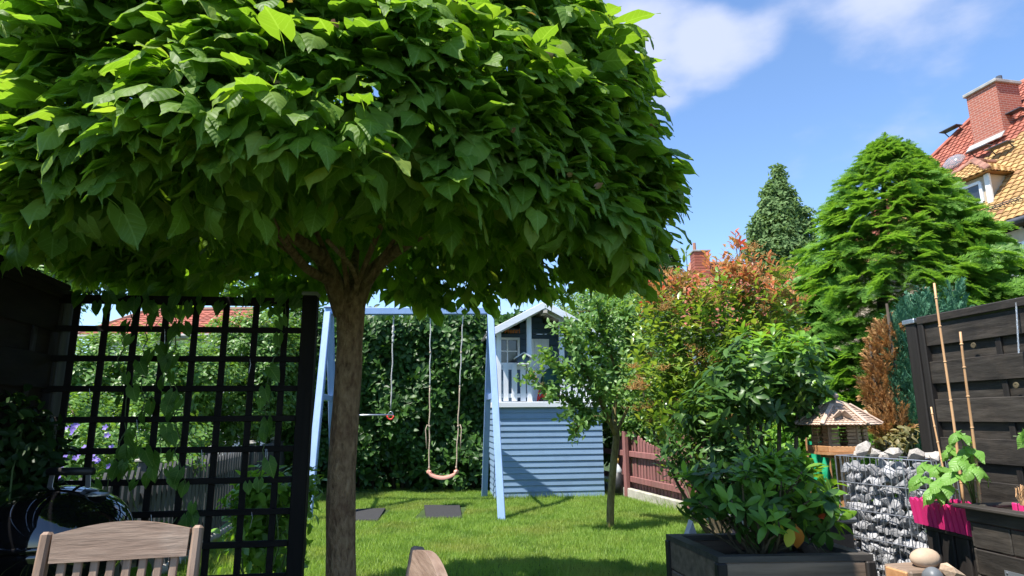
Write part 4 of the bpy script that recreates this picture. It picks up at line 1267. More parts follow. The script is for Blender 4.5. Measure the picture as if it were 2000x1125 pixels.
# ------------------------------------------------------------ slatted garden chairs
def chair(label, loc, rz):
    """origin under the middle of the back, facing local -Y ... the back leans to +Y"""
    t = thing('garden_chair', label, 'chair', loc, rz, 'slatted wooden garden chairs')
    H = .88; ln = .13; W = .20
    for s in (-1, 1):
        MB().beam((s * (W + .015), 0 - .02, .0), (s * W * 1.075, ln, H - .03), .030, .042, (1, 0, 0), .008).build('back_post', 'teak_z', t)
        MB().beam((s * (W + .05), ln + .02 - .05, .0), (s * (W + .05), -.46, .44), .028, .04, (1, 0, 0), .006).build('leg', 'teak_z', t)
        MB().beam((s * (W + .0), -.44, .0), (s * (W + .0), .02, .46), .028, .04, (1, 0, 0), .006).build('leg', 'teak_z', t)
    n = 12; top = []; bot = []
    up = Vector((0, ln / H, 1)).normalized()
    for i in range(n + 1):
        k = i / n; x = -W + .006 + 2 * (W - .006) * k
        top.append((x, .028 * math.sin(math.pi * k) ** 1.0))
    poly = [(-W + .008, -.075)] + [(W - .008, -.075)] + [(x, z) for x, z in reversed(top)]
    o = Vector((0, ln * .965, 0)) + Vector((0, 0, H - .035))
    MB().prism(poly, o + Vector((0, -.016, 0)), (1, 0, 0), up, Vector((0, .026, -.003))).build('top_rail', 'teak', t)
    for i in range(8):
        x = (-W + .008) + (2 * W - .016) * (i + .72) / 8.5
        zb = .47
        MB().beam((x * .97, ln * zb / H, zb), (x, ln * (H - .10) / H, H - .10), .024, .012, (1, 0, 0), .003).build('back_slat', 'teak_z', t)
    MB().beam((-W, ln * .46 / H, .46), (W, ln * .46 / H, .46), .03, .045, (0, 1, 0), .005).build('lower_rail', 'teak', t)
    for i in range(8):
        MB().box((0, .0 - i * .058, .45), (2 * W + .05, .044, .016), None, .004).build('seat_slat', 'teak', t)
    for s in (-1, 1):
        MB().box((s * (W - .02), -.20, .425), (.03, .46, .03), None, .004).build('seat_bearer', 'teak_z', t)
    return t
a = P(97, 1018, 1.93); b = P(390, 1004, 2.03)
mid = (a + b) / 2; ang = math.atan2(b.y - a.y, b.x - a.x)
# back leans away; keep its top where it was seen
off = Matrix.Rotation(ang, 3, 'Z') @ Vector((0, .13, 0))
ch1 = chair('greyish teak chair with arched slatted back in front of the kettle grill', (mid.x - off.x, mid.y - off.y, mid.z - .88), ang)
wid = (b - a).length
for o_ in list(ch1.children): pass
ch1.scale = (wid / .43, 1, 1)
ch1.location.z = 0; ch1.scale.z = mid.z / .88
q = P(836, 1058, 1.62)
ang = R_(-72)
off = Matrix.Rotation(ang, 3, 'Z') @ Vector((0.0, .13, 0))
ch2 = chair('teak chair seen edge on, only its top rail end showing', (q.x - off.x, q.y - off.y + .10, 0), ang)
ch2.scale.z = (q.z - .02) / .90

# ------------------------------------------------------------ timber planter with its rhododendron
ZP = .52
pa = PZ(1402, 1088, ZP); pb = PZ(1706, 1083, ZP); pc = PZ(1300, 1043, ZP); pd = PZ(1640, 1052, ZP)
pd = pb + (pc - pa) * 1.0
def planter():
    ctr = (pa + pb + pc + pd) / 4
    t = thing('timber_planter', 'square dark timber planter with wide rim holding a rhododendron', 'planter', (ctr.x, ctr.y, 0))
    cs = [pa, pb, pd, pc]
    rim = .085
    ins = [c + (ctr - c) * (rim / .5) for c in cs]
    for i in range(4):
        j = (i + 1) % 4
        V = [cs[i], cs[j], ins[j], ins[i]]
        V = [v + (cs[(i + 1) % 4] - cs[i]).normalized() * 0 for v in V]
        g = .0015
        e = (cs[j] - cs[i]).normalized() * g
        V = [V[0] + e, V[1] - e, V[2] - e, V[3] + e]
        MB().add(V + [v - Vector((0, 0, .028)) for v in V], [(0, 1, 2, 3), (7, 6, 5, 4), (0, 4, 5, 1), (1, 5, 6, 2), (2, 6, 7, 3), (3, 7, 4, 0)]).build('rim_board', 'planter_rim', t, True)
    sc = [c + (ctr - c) * .05 for c in cs]
    for i in range(4):
        j = (i + 1) % 4
        for k in range(3):
            z1 = ZP - .03 - k * .158; z0 = z1 - .152
            a, b = sc[i], sc[j]; nn = ((a + b) / 2 - ctr); nn.z = 0; nn.normalize()
            dd = (b - a).normalized()
            MB().beam(Vector((a.x, a.y, (z0 + z1) / 2)) + dd * .02, Vector((b.x, b.y, (z0 + z1) / 2)) - dd * .02, .026, z1 - z0, nn, .006).build('side_board', 'planter_wood', t, True)
        q = sc[i]
        MB().beam(Vector((q.x, q.y, 0)), Vector((q.x, q.y, ZP - .03)), .05, .05, (sc[j] - sc[i]).normalized(), .006).build('corner_post', 'black_wood_z', t, True)
    V = [Vector((c.x, c.y, ZP - .10)) for c in [c + (ctr - c) * .1 for c in cs]]
    n = 14; m = MB(); VV = []
    for i in range(n + 1):
        for j in range(n + 1):
            p = V[0].lerp(V[1], i / n).lerp(V[3].lerp(V[2], i / n), j / n); VV.append(p + Vector((0, 0, random.uniform(-.02, .02))))
    m.add(VV, [(i * (n + 1) + j, i * (n + 1) + j + 1, (i + 1) * (n + 1) + j + 1, (i + 1) * (n + 1) + j) for i in range(n) for j in range(n)]).build('soil', 'soil', t, True)
    return t, ctr
solid('planter_rim', [(.03, .027, .024), (.06, .052, .045), (.09, .08, .07)], WOODX, 24, .6, .4, vary=.2)
solid('planter_wood', [(.09, .065, .045), (.17, .12, .085), (.24, .17, .12)], WOODX, 22, .6, .4, vary=.2, dirt=.3, dirtcol=(.03, .03, .015))
PL, PLC = planter()

# ------------------------------------------------------------ gabion
def rock_mesh(seed, mat='stone_grey'):
    rr = random.Random(seed); bm = bmesh.new()
    for _ in range(16):
        v = Vector((rr.gauss(0, 1), rr.gauss(0, 1), rr.gauss(0, 1))).normalized() * rr.uniform(.8, 1.05)
        bm.verts.new((v.x * .5, v.y * .42, v.z * .34))
    r = bmesh.ops.convex_hull(bm, input=bm.verts[:])
    bmesh.ops.delete(bm, geom=list({g for g in r['geom_interior'] + r['geom_unused'] if isinstance(g, bmesh.types.BMVert)}), context='VERTS')
    me = bpy.data.meshes.new('stone'); bm.to_mesh(me); bm.free()
    me.materials.append(MATS[mat]); return me
def gabion():
    A = P(1632, 892, 4.30); B = P(1818, 905, 3.70)
    zt = (A.z + B.z) / 2 + .01
    A = Vector((A.x, A.y, 0)); B = Vector((B.x, B.y, 0)); d = (B - A).normalized(); L_ = (B - A).length
    nn = Vector((-d.y, d.x, 0))
    if nn.y < 0: nn = -nn
    t = thing('gabion', 'wire gabion filled with broken grey stone beside the black fence', 'gabion', (A + B) / 2)
    inv = MW[t.name].inverted()
    rocks = [rock_mesh(i) for i in range(7)]; pale = [rock_mesh(40 + i, 'stone_pale') for i in range(3)]
    rr = random.Random(3)
    TK = .20
    cnt = 0
    z = .04
    while z < zt - .03:
        x = rr.uniform(0, .03)
        while x < L_:
            s = rr.uniform(.075, .125)
            p = A + d * (x + s * .25) + nn * (.045 + rr.uniform(0, .02)) + Vector((0, 0, z + rr.uniform(-.012, .012)))
            M = Matrix.Translation(p) @ Euler((rr.uniform(-1, 1), rr.uniform(-1, 1), rr.uniform(0, 6.28))).to_matrix().to_4x4() @ Matrix.Scale(s, 4)
            put('stone', rr.choice(rocks), t, inv @ M); cnt += 1
            x += s * .62
        z += .058
    # second row behind, and the fill
    m = MB()
    for k in range(150):
        s = rr.uniform(.1, .16); p = A + d * rr.uniform(0, L_) + nn * rr.uniform(.10, .16) + Vector((0, 0, rr.uniform(.05, zt - .06)))
        me = rocks[k % 7]; M = Matrix.Translation(p) @ Euler((rr.uniform(-3, 3), rr.uniform(-3, 3), 0)).to_matrix().to_4x4() @ Matrix.Scale(s, 4)
        m.add([M @ v.co for v in me.vertices], [tuple(f.vertices) for f in me.polygons])
    o = m.build('stone_fill', 'stone_grey', t, True); o['kind'] = 'stuff'
    for k, (px, s) in enumerate(((1660, .15), (1688, .10), (1708, .09), (1735, .12), (1768, .13), (1795, .10), (1812, .10), (1650, .07), (1725, .08))):
        f = (px - 1632) / (1818 - 1632); p = A + d * L_ * f + nn * rr.uniform(.05, .14) + Vector((0, 0, zt + s * .22))
        M = Matrix.Translation(p) @ Euler((rr.uniform(-.3, .3), rr.uniform(-.5, .5) if k else .9, rr.uniform(0, 6.28))).to_matrix().to_4x4() @ Matrix.Scale(s, 4)
        put('stone', pale[k % 3], t, inv @ M)['label'] = 'pale top stone'
    corners = [A, B, B + nn * TK, A + nn * TK]
    wr = .0026
    for i in range(4):
        a, b = corners[i], corners[(i + 1) % 4]; l = (b - a).length; k = max(2, round(l / .043)); e = (b - a).normalized()
        o_ = Vector((e.y, -e.x, 0)) * .004
        for j in range(k):
            q = a.lerp(b, j / k)
            r_ = .0042 if (i == 0 and j == int(k * .75)) or j == 0 else wr
            MB().tube([q + o_, q + o_ + Vector((0, 0, zt + .0))], r_, 4).build('upright_wire', 'steel', t, True)
        z = zt
        while z > 0:
            MB().tube([a - o_ * 0.8 + Vector((0, 0, z)), b - o_ * .8 + Vector((0, 0, z))], wr + .0008, 4).build('cross_wire', 'steel', t, True)
            z -= .165 
    return A, B, d, nn, zt
GA, GB, GD, GN, GZ = gabion()

# ------------------------------------------------------------ bird feeder house on a post
def feeder():
    c = P(1643, 886, 4.95); zb = c.z
    t = thing('bird_feeder', 'hexagonal wooden bird feeder with shingled roof behind the gabion', 'bird feeder', (c.x, c.y, zb), R_(12))
    n = 6; Rb = .215
    def hx(r, z, k): a = R_(60 * k + 30); return Vector((r * math.cos(a), r * math.sin(a), z))
    MB().add([hx(Rb + .03, 0, k) for k in range(6)] + [hx(Rb + .03, .02, k) for k in range(6)], [tuple(range(5, -1, -1)), tuple(range(6, 12))] + [(k, (k + 1) % 6, (k + 1) % 6 + 6, k + 6) for k in range(6)]).build('base_board', 'feeder_wood', t)
    for k in range(6):
        a, b = hx(Rb + .01, .02, k), hx(Rb + .01, .02, k + 1)
        MB().beam(a + Vector((0, 0, .022)), b + Vector((0, 0, .022)), .018, .042, ((a + b) / 2 - Vector((0, 0, .02))).normalized(), .003).build('edge_board', 'feeder_wood', t)
        a, b = hx(Rb - .03, 0, k), hx(Rb - .03, 0, k + 1)
        nn = ((a + b) / 2).normalized()
        if k in (0, 1, 2, 3, 4, 5):
            for j in range(7):
                z = .045 + j * .026
                for (u0, u1) in ((0, .34), (.66, 1.0)):
                    off = .03 if j % 2 else 0
                    p, q = a.lerp(b, u0), a.lerp(b, u1 + (off if u1 < .5 else 0)) if u1 < .5 else a.lerp(b, u1)
                    if u1 > .5: p = a.lerp(b, u0 - off)
                    MB().beam(p + Vector((0, 0, z)), q + Vector((0, 0, z)), .016 + random.uniform(0, .006), .023, nn, .003).build('brick_strip', 'feeder_brick_wood', t)
        MB().beam(a + Vector((0, 0, .03)), a + Vector((0, 0, .22)), .022, .022, nn, .003).build('corner_post', 'feeder_brick_wood', t)
    zr = .215; Rr = .30; zt = .36; r1 = .085
    rf = MB().add([hx(Rr - .01, zr - .004, k) for k in range(6)] + [hx(r1, zt - .01, k) for k in range(6)], [tuple(range(5, -1, -1)), tuple(range(6, 12))] + [(k, (k + 1) % 6, (k + 1) % 6 + 6, k + 6) for k in range(6)]).build('roof', 'feeder_wood', t)
    rows = 9
    for k in range(6):
        a, b = hx(Rr, zr, k), hx(Rr, zr, k + 1); a2, b2 = hx(r1, zt, k), hx(r1, zt, k + 1)
        nn = (b - a).cross(a2 - a).normalized()
        if nn.z < 0: nn = -nn
        for j in range(rows):
            f0, f1 = j / rows, (j + 1.25) / rows
            l0, r0_ = a.lerp(a2, f0), b.lerp(b2, f0); l1, r1_ = a.lerp(a2, min(1, f1)), b.lerp(b2, min(1, f1))
            cnt = max(2, int((r0_ - l0).length / .027))
            m = MB()
            for i in range(cnt):
                u0, u1 = (i + .04) / cnt, (i + .96) / cnt; h = .012; um = (u0 + u1) / 2
                V = [l0.lerp(r0_, u0) + nn * h, (l0.lerp(r0_, um) - (l1 - l0).normalized() * .006) + nn * h, l0.lerp(r0_, u1) + nn * h, l1.lerp(r1_, u1) + nn * .004, l1.lerp(r1_, u0) + nn * .004]
                V += [v - nn * .006 for v in V]
                m.add(V, [(0, 1, 2, 3, 4), (9, 8, 7, 6, 5)] + [(q, 5 + q, 5 + (q + 1) % 5, (q + 1) % 5) for q in range(5)])
            m.build('shingle_row', 'shingle_wood', rf)
        MB().beam(a + nn * .016, a2 + nn * .016, .03, .014, (b - a).normalized(), .003).build('hip_board', 'shingle_wood', rf)
    MB().lathe([(.10, zt - .005), (.09, zt + .015), (.05, zt + .035), (.018, zt + .045), (.016, zt + .055), (.026, zt + .065), (.026, zt + .085), (.012, zt + .10), (0, zt + .10)], (0, 0, 0), 16).build('finial', 'shingle_wood', rf, False, True, R_(40))
    for k in (4, 5, 3):                                   # little gablets on the slopes
        a, b = hx(Rr, zr, k), hx(Rr, zr, k + 1); q = (a + b) / 2; o_ = q.normalized(); s_ = (b - a).normalized()
        if k == 4: continue
        base = q * .80 + Vector((0, 0, zr + .045 - zr * .8 - 0)) ; base = Vector((q.x * .78, q.y * .78, zr + .045))
        m = MB()
        for s in (-1, 1): m.beam(base + Vector((0, 0, .05)) + o_ * .0, base + s_ * s * .05 + Vector((0, 0, .0)), .10, .01, o_, .002)
        m.build('gablet', 'shingle_wood', rf)
    p = thing('feeder_post', 'wooden post carrying the bird feeder behind the gabion', 'post', (c.x, c.y, 0))
    MB().box((0, 0, (zb - .03) / 2), (.08, .08, zb - .03), None, .005).build('post', 'feeder_wood', p)
    MB().box((0, 0, zb - .016), (.22, .22, .03), None, .005).build('top_plate', 'feeder_wood', p)
feeder()

# ------------------------------------------------------------ pink box, dark boxes, canes
def slat_box(t, A, d, L_, nrm, dep, z0, z1, cnt, mat, lean=0):
    for i in range(cnt):
        q = A + d * (L_ * (i + .5) / cnt); w = L_ / cnt * .37; h = z1 - z0 + random.uniform(-.003, .003)
        m = MB(); m.prism([(-w, 0), (w, 0), (w, h - .012), (w * .6, h - .003), (0, h), (-w * .6, h - .003), (-w, h - .012)], q + Vector((0, 0, z0)) + nrm * .006, d, Vector(nrm) * lean + Vector((0, 0, 1)), -nrm * .010)
        m.build('slat', mat, t, True)
A = P(1781, 970, 3.42); B = P(1893, 988, 3.02)
zpk = A.z; A0 = Vector((A.x, A.y, 0)); B0 = Vector((B.x, B.y, 0)); pd_ = (B0 - A0).normalized(); pL = (B0 - A0).length
pn = Vector((pd_.y, -pd_.x, 0))
if pn.x > 0: pn = -pn
t = thing('pink_flower_box', 'bright pink slatted flower box with bean plants beside the gabion', 'flower box', (A0 + B0) / 2)
slat_box(t, A0, pd_, pL, pn, .16, zpk - .128, zpk, 11, 'pink_paint', .12)
bk = -pn * .15
slat_box(t, A0 + bk, pd_, pL, pn, .16, zpk - .128, zpk, 11, 'pink_paint', 0)
for e in (A0, B0): 
    for i in range(4):
        q = e + bk * ((i + .5) / 4); MB().prism([(-.016, 0), (.016, 0), (.016, .12), (0, .128), (-.016, .12)], q + Vector((0, 0, zpk - .128)), bk.normalized(), (0, 0, 1), pd_ * .008).build('slat', 'pink_paint', t, True)
MB().beam(A0 + bk / 2 + Vector((0, 0, zpk - .07)), B0 + bk / 2 + Vector((0, 0, zpk - .07)), .135, .09, pn, .004).build('liner', 'black_plastic', t, True)
MB().beam(A0 + bk / 2 + Vector((0, 0, zpk - .022)), B0 + bk / 2 + Vector((0, 0, zpk - .022)), .13, .006, pn, .0).build('soil', 'soil', t, True)
PKA, PKB, PKK, PKZ = A0, B0, bk, zpk
# black stand under it
t = thing('black_stand', 'tall black wooden stand under the pink flower box', 'stand', (A0 + B0) / 2)
for i in range(4):
    q = A0.lerp(B0, .22 + i * .25) + pn * -.03
    MB().beam(q, q + Vector((0, 0, zpk - .13)), .02, .085, pn, .004).build('upright_board', 'black_wood_z', t, True)
MB().beam(A0.lerp(B0, .12) - pn * .10, A0.lerp(B0, .12) - pn * .10 + Vector((0, 0, zpk - .13)), .05, .07, pn, .004).build('post', 'black_wood_z', t, True)
MB().beam(A0.lerp(B0, .1) - pn * .075 + Vector((0, 0, zpk - .14)), A0.lerp(B0, 1) - pn * .075 + Vector((0, 0, zpk - .14)), .14, .018, pn, .004).build('top_board', 'black_wood_y', t, True)

# dark slatted planter nearer the camera
C0 = P(1888, 984, 2.98); zq = C0.z; C1 = C0 + rd * 1.0
C0 = Vector((C0.x, C0.y, 0)); C1 = Vector((C1.x, C1.y, 0))
t = thing('black_planter_box', 'black stained wooden planter box at the bottom right corner', 'planter', (C0 + C1) / 2)
inn = -rface * .42
m_ = 'black_wood_y'
for k in range(6):
    z1 = zq - .075 - k * .112; z0 = z1 - .107
    if z0 < 0: break
    for sx, ln_ in ((0, .0),):
        split = .45 if k % 2 else .2
        for (u0, u1) in ((0.02, split), (split + .004, 1)):
            MB().beam(C0 + rd * u0 + Vector((0, 0, (z0 + z1) / 2)), C0 + rd * u1 + Vector((0, 0, (z0 + z1) / 2)), .02, z1 - z0, rface, .004).build('side_board', m_, t, True)
    MB().beam(C0 + rd * .01 + Vector((0, 0, (z0 + z1) / 2)), C0 + rd * .01 + inn + Vector((0, 0, (z0 + z1) / 2)), .02, z1 - z0, rd, .004).build('end_board', 'black_wood_x', t, True)
    MB().beam(C0 + inn + Vector((0, 0, (z0 + z1) / 2)), C1 + inn + Vector((0, 0, (z0 + z1) / 2)), .02, z1 - z0, rface, .004).build('back_board', m_, t, True)
    MB().beam(C1 + Vector((0, 0, (z0 + z1) / 2)), C1 + inn + Vector((0, 0, (z0 + z1) / 2)), .02, z1 - z0, rd, .004).build('end_board', 'black_wood_x', t, True)
MB().beam(C0 - rd * .03 + rface * .012 + Vector((0, 0, zq - .008)), C1 + rface * .012 + Vector((0, 0, zq - .008)), .075, .016, rface, .004).build('rim_board', m_, t, True)
MB().beam(C0 - rd * .0 + rface * .005 + Vector((0, 0, zq - .045)), C1 + rface * .005 + Vector((0, 0, zq - .045)), .02, .055, rface, .003).build('rim_board', m_, t, True)
MB().beam(C0 + inn - rd * .03 + Vector((0, 0, zq - .008)), C1 + inn + Vector((0, 0, zq - .008)), .07, .016, rface, .004).build('rim_board', m_, t, True)
MB().beam(C0 + rd * .01 + inn * .12 + Vector((0, 0, zq - .0085)), C0 + rd * .01 + inn * .88 + Vector((0, 0, zq - .0085)), .06, .015, rd, .004).build('rim_board', 'black_wood_x', t, True)
q = C0 + rd * .2 + rface * .0115 + Vector((0, 0, zq - .27))
m = MB(); m.beam(q - rd * .05, q + rd * .05, .002, .045, rface, .0005)
m.build('joining_plate', 'grey_plastic', t, True)
for sx in (-1, 1):
    for sz in (-1, 1):
        MB().lathe([(.005, 0), (.004, .003), (0, .004)], q + rd * sx * .038 + Vector((0, 0, sz * .013)) + rface * .001, 8, Matrix((rd, Vector((0, 0, 1)), rface)).transposed()).build('screw', 'steel', t, True)
t = thing('grey_liner_tray', 'grey plastic tray set into the black planter box', 'tray', C0 + rd * .4 + inn * .5)
e0 = C0 + rd * .22 + Vector((0, 0, zq - .02)); 
for a_, b_ in ((.1, .1), (.9, .9)):
    MB().beam(e0 + inn * a_, e0 + inn * b_ + rd * .7, .02, .03, rface, .004).build('tray_wall', 'grey_plastic', t, True)
for k in (0, .7):
    MB().beam(e0 + inn * .1 + rd * k, e0 + inn * .9 + rd * k, .02, .03, rd, .004).build('tray_wall', 'grey_plastic', t, True)
MB().beam(e0 + inn * .5 - Vector((0, 0, .05)), e0 + inn * .5 + rd * .7 - Vector((0, 0, .05)), .3, .01, rface, .0).build('tray_floor', 'soil', t, True)
t = thing('pink_basket', 'small pink plastic basket sitting inside the black planter box', 'basket', C0 + rd * .14 + inn * .55)
for k in range(5):
    q = C0 + rd * (.06 + .03 * k) + inn * .45
    MB().beam(q + Vector((0, 0, zq - .12)), q + Vector((0, 0, zq + .006)), .024, .01, rd, .003).build('slat', 'pink_paint', t, True)
    q = C0 + rd * (.06 + .03 * k) + inn * .75
    MB().beam(q + Vector((0, 0, zq - .12)), q + Vector((0, 0, zq + .008)), .024, .01, rd, .003).build('slat', 'pink_paint', t, True)

# bamboo canes
def cane(label, a, b, r=.0065):
    pts = [a.lerp(b, i / 10) + Vector((math.sin(i * .5) * .004, 0, 0)) for i in range(11)]
    t = thing('bamboo_cane', label, 'cane', a, 0, 'bamboo canes for the beans')
    MB().tube(pts, [r * (1.1 - .03 * i) for i in range(11)], 8).build('stem', 'bamboo', t, True, True)
    for k in (.12, .3, .47, .64, .8, .93):
        q = a.lerp(b, k); i = k * 10
        MB().lathe([(r * .9, -.004), (r * 1.35, 0), (r * .9, .004)], q + Vector((math.sin(i * .5) * .004, 0, 0)), 8).build('node', 'bamboo', t, True, True)
mid = (PKA + PKB) / 2 + PKK * .5
ca = Vector((PKA.lerp(PKB, .66) + PKK * .5)); ca.z = PKZ - .04
cane('tall bamboo cane leaning left above the pink flower box', ca, P(1826, 553, 3.15))
cb = PKA.lerp(PKB, .99) + PKK * .35; cb.z = PKZ - .04
cane('mid-height bamboo cane, the right one over the pink flower box', cb, P(1877, 648, 2.98))
cc = PKA.lerp(PKB, .35) + PKK * .6; cc.z = PKZ - .04
cane('short bamboo cane close to the black fence post', cc, P(1820, 795, 3.35), .005)

# stones and blocks at the bottom right
bq = P(1795, 1106, 3.0)
t = thing('timber_block', 'short cut timber blocks stacked below the smooth round stone', 'timber block', (bq.x, bq.y, 0))
MB().box((0 - .02, 0, (bq.z) / 2 + .02 * 0), (.19, .16, bq.z), rotz(.2), .008).build('block', 'planter_wood', t)
MB().box((.0 - .112, -.02, bq.z / 2 - .002), (.02, .12, bq.z - .01), rotz(.2), .004).build('end_grain', 'feeder_wood', t)
def pebble(name, label, c, r, mat, seed):
    rr = random.Random(seed); bm = bmesh.new(); bmesh.ops.create_icosphere(bm, subdivisions=3, radius=1)
    for v in bm.verts:
        f = 1 + .10 * math.sin(v.co.x * 2 + seed) + .08 * math.sin(v.co.y * 3.1 + seed * 2)
        v.co = Vector((v.co.x * r[0], v.co.y * r[1], v.co.z * r[2])) * f
    me = bpy.data.meshes.new(name); bm.to_mesh(me); bm.free(); me.shade_smooth(); me.materials.append(MATS[mat])
    o = bpy.data.objects.new(name, me); C.objects.link(o); o.location = c; o.rotation_euler = (0, .1, seed)
    return tag(o, label, 'stone')
pebble('round_stone', 'smooth tan stone resting on the timber block', (bq.x + .02, bq.y, bq.z + .035), (.062, .055, .042), 'stone_tan', 3)
q = P(1822, 1127, 2.85); pebble('dark_stone', 'dark rounded stone right of the timber block', q, (.04, .04, .035), 'grey_plastic', 1)
q = P(1862, 1118, 2.9)
o = bpy.data.objects.new('broken_stone', rock_mesh(77, 'stone_tan')); C.objects.link(o); o.location = q; o.scale = (.13, .12, .13); o.rotation_euler = (.4, .2, 1); tag(o, 'broken tan stone with a pale face under the pink flower box', 'stone')
st = thing('stone_ledge', 'low dark ledge carrying the loose stones at the bottom right', 'ledge', (q.x, q.y, 0))
zl = q.z - .05
MB().box((-.02, .0, zl / 2), (.22, .2, zl), rotz(.1), .01).build('ledge_board', 'black_wood_x', st)

# dry straw tuft and leafy shoot at the right edge, clear hook over the fence
q = P(1994, 965, 2.72)
t = thing('straw_bunch', 'small dry straw bunch at the right edge above the black planter', 'straw', q)
m = MB()
for i in range(26):
    a = Vector((random.gauss(0, .004), random.gauss(0, .006), -.045)); b = Vector((random.gauss(0, .009), random.gauss(0, .01), random.uniform(.01, .04)))
    m.tube([q + a, q + (a + b) / 2 + Vector((random.gauss(0, .008), 0, 0)), q + b], .0016, 3)
o = m.build('straw', 'bamboo', t, True); o['kind'] = 'stuff'
t = thing('clear_hook', 'thin clear plastic hook hanging over the black fence top', 'hook', ra + rd * .66)
qa = P(1993, 583, 3.37); qb = P(1999, 690, 3.37)
MB().beam(qa + rface * .03, qb + rface * .03, .008, .003, rd, .0005).build('strap', 'clear_plastic', t, True)
MB().beam(qa + rface * .03, qa - rface * .07, .008, .003, rd, .0005).build('strap_top', 'clear_plastic', t, True)

# odds and ends behind the planter
q = PZ(1366, 1062); q = P(1362, 1042, 4.6); q.z = 0
t = thing('toy_scooter', 'grey and bright blue plastic toy lying on the lawn behind the timber planter', 'toy', q)
top = P(1362, 1016, 4.6).z
MB().prism([(-.11, 0), (.10, 0), (.10, .04), (0, top * .7), (-.04, top), (-.08, top * .8)], (0, .05, 0), (1, 0, 0), (0, 0, 1), (0, -.1, 0)).build('housing', 'toy_grey', t)
m = MB(); m.lathe([(.0, -.13), (.08, -.12), (.11, 0), (.08, .12), (0, .13)], (.19, 0, .10), 14, Matrix.Rotation(R_(90), 3, 'Y')); m.build('blue_body', 'cyan_plastic', t, False, True)
m = MB(); m.box((.14, -.0, .19), (.2, .12, .16), Matrix.Rotation(.5, 3, 'Y'), .03); m.build('blue_hood', 'cyan_plastic', t)
q = P(1468, 1040, 4.6)
t = thing('pink_garden_sign', 'small pink arrow shaped garden ornament behind the timber planter', 'ornament', (q.x, q.y, 0))
zt = P(1468, 998, 4.6).z
MB().prism([(-.02, 0), (.02, 0), (.02, zt - .07), (.045, zt - .07), (0, zt), (-.045, zt - .07), (-.02, zt - .07)], (0, .01, 0), (1, 0, 0), (0, 0, 1), (0, -.02, 0)).build('arrow', 'toy_pink', t)
MB().prism([(-.02, 0), (.02, 0), (.02, zt - .09), (.04, zt - .09), (0, zt - .03), (-.04, zt - .09), (-.02, zt - .09)], (-.11, .01, 0), (1, 0, 0), (0, 0, 1), (0, -.02, 0)).build('arrow', 'toy_pink', t)
q = P(1610, 1010, 4.05)
t = thing('grey_storage_box', 'grey lidded plastic storage box between planter and gabion', 'storage box', (q.x, q.y, 0))
zt = P(1610, 985, 4.2).z
MB().box((0, .1, zt / 2 - .03), (.26, .34, zt - .06), GR, .015).build('tub', 'black_plastic', t)
MB().box((0, .1, zt - .04), (.30, .38, .04), GR @ Matrix.Rotation(R_(8), 3, 'X'), .012).build('lid', 'grey_plastic', t)
q = P(1600, 900, 6.0)
t = thing('green_net', 'bright green garden netting on canes left of the bird feeder', 'netting', (q.x, q.y, 0))
zt = P(1600, 862, 6).z
m = MB(); n = 12; V = []
for i in range(n + 1):
    for j in range(n + 1):
        V.append((-.1 + .2 * i / n, .05 * math.sin(i * 1.3) + .02 * math.sin(j * 2), .05 + (zt - .05) * j / n))
m.add(V, [(i * (n + 1) + j, i * (n + 1) + j + 1, (i + 1) * (n + 1) + j + 1, (i + 1) * (n + 1) + j) for i in range(n) for j in range(n)]); m.build('net', 'net_green', t, False, True)
for x in (-.1, .1): MB().tube([(x, 0, 0), (x, 0, zt + .05)], .01, 6).build('cane', 'feeder_wood', t)
# figure and clutter between playhouse and red fence
q = PZ(1212, 972); 
t = thing('garden_gnome', 'small garden figure with brown head and white body beside the red fence post', 'figurine', (q.x, q.y + .15, 0))
k = 9.3 / F
MB().lathe([(0, .05), (.09, .06), (.10, .2), (.06, .36), (0, .38)], (0, 0, 0), 14).build('base', 'black_plastic', t, False, True)
MB().lathe([(0, 0), (.045, .01), (.06, .08), (.05, .2), (.0, .25)], (.04, 0, .30), 14, Matrix.Rotation(R_(-25), 3, 'Y')).build('body', 'white_paint', t, False, True)
MB().lathe([(0, -.05), (.035, -.035), (.05, 0), (.035, .035), (0, .05)], (-.02, 0, .53), 14).build('head', 'toy_tan', t, False, True) if 'toy_tan' in MATS else MB().lathe([(0, -.05), (.035, -.035), (.05, 0), (.035, .035), (0, .05)], (-.02, 0, .53), 14).build('head', 'yellow_plastic', t, False, True)
MB().tube([(-.06, 0, .42), (-.10, 0, .34)], .02, 8).build('arm', 'yellow_plastic', t, False, True)

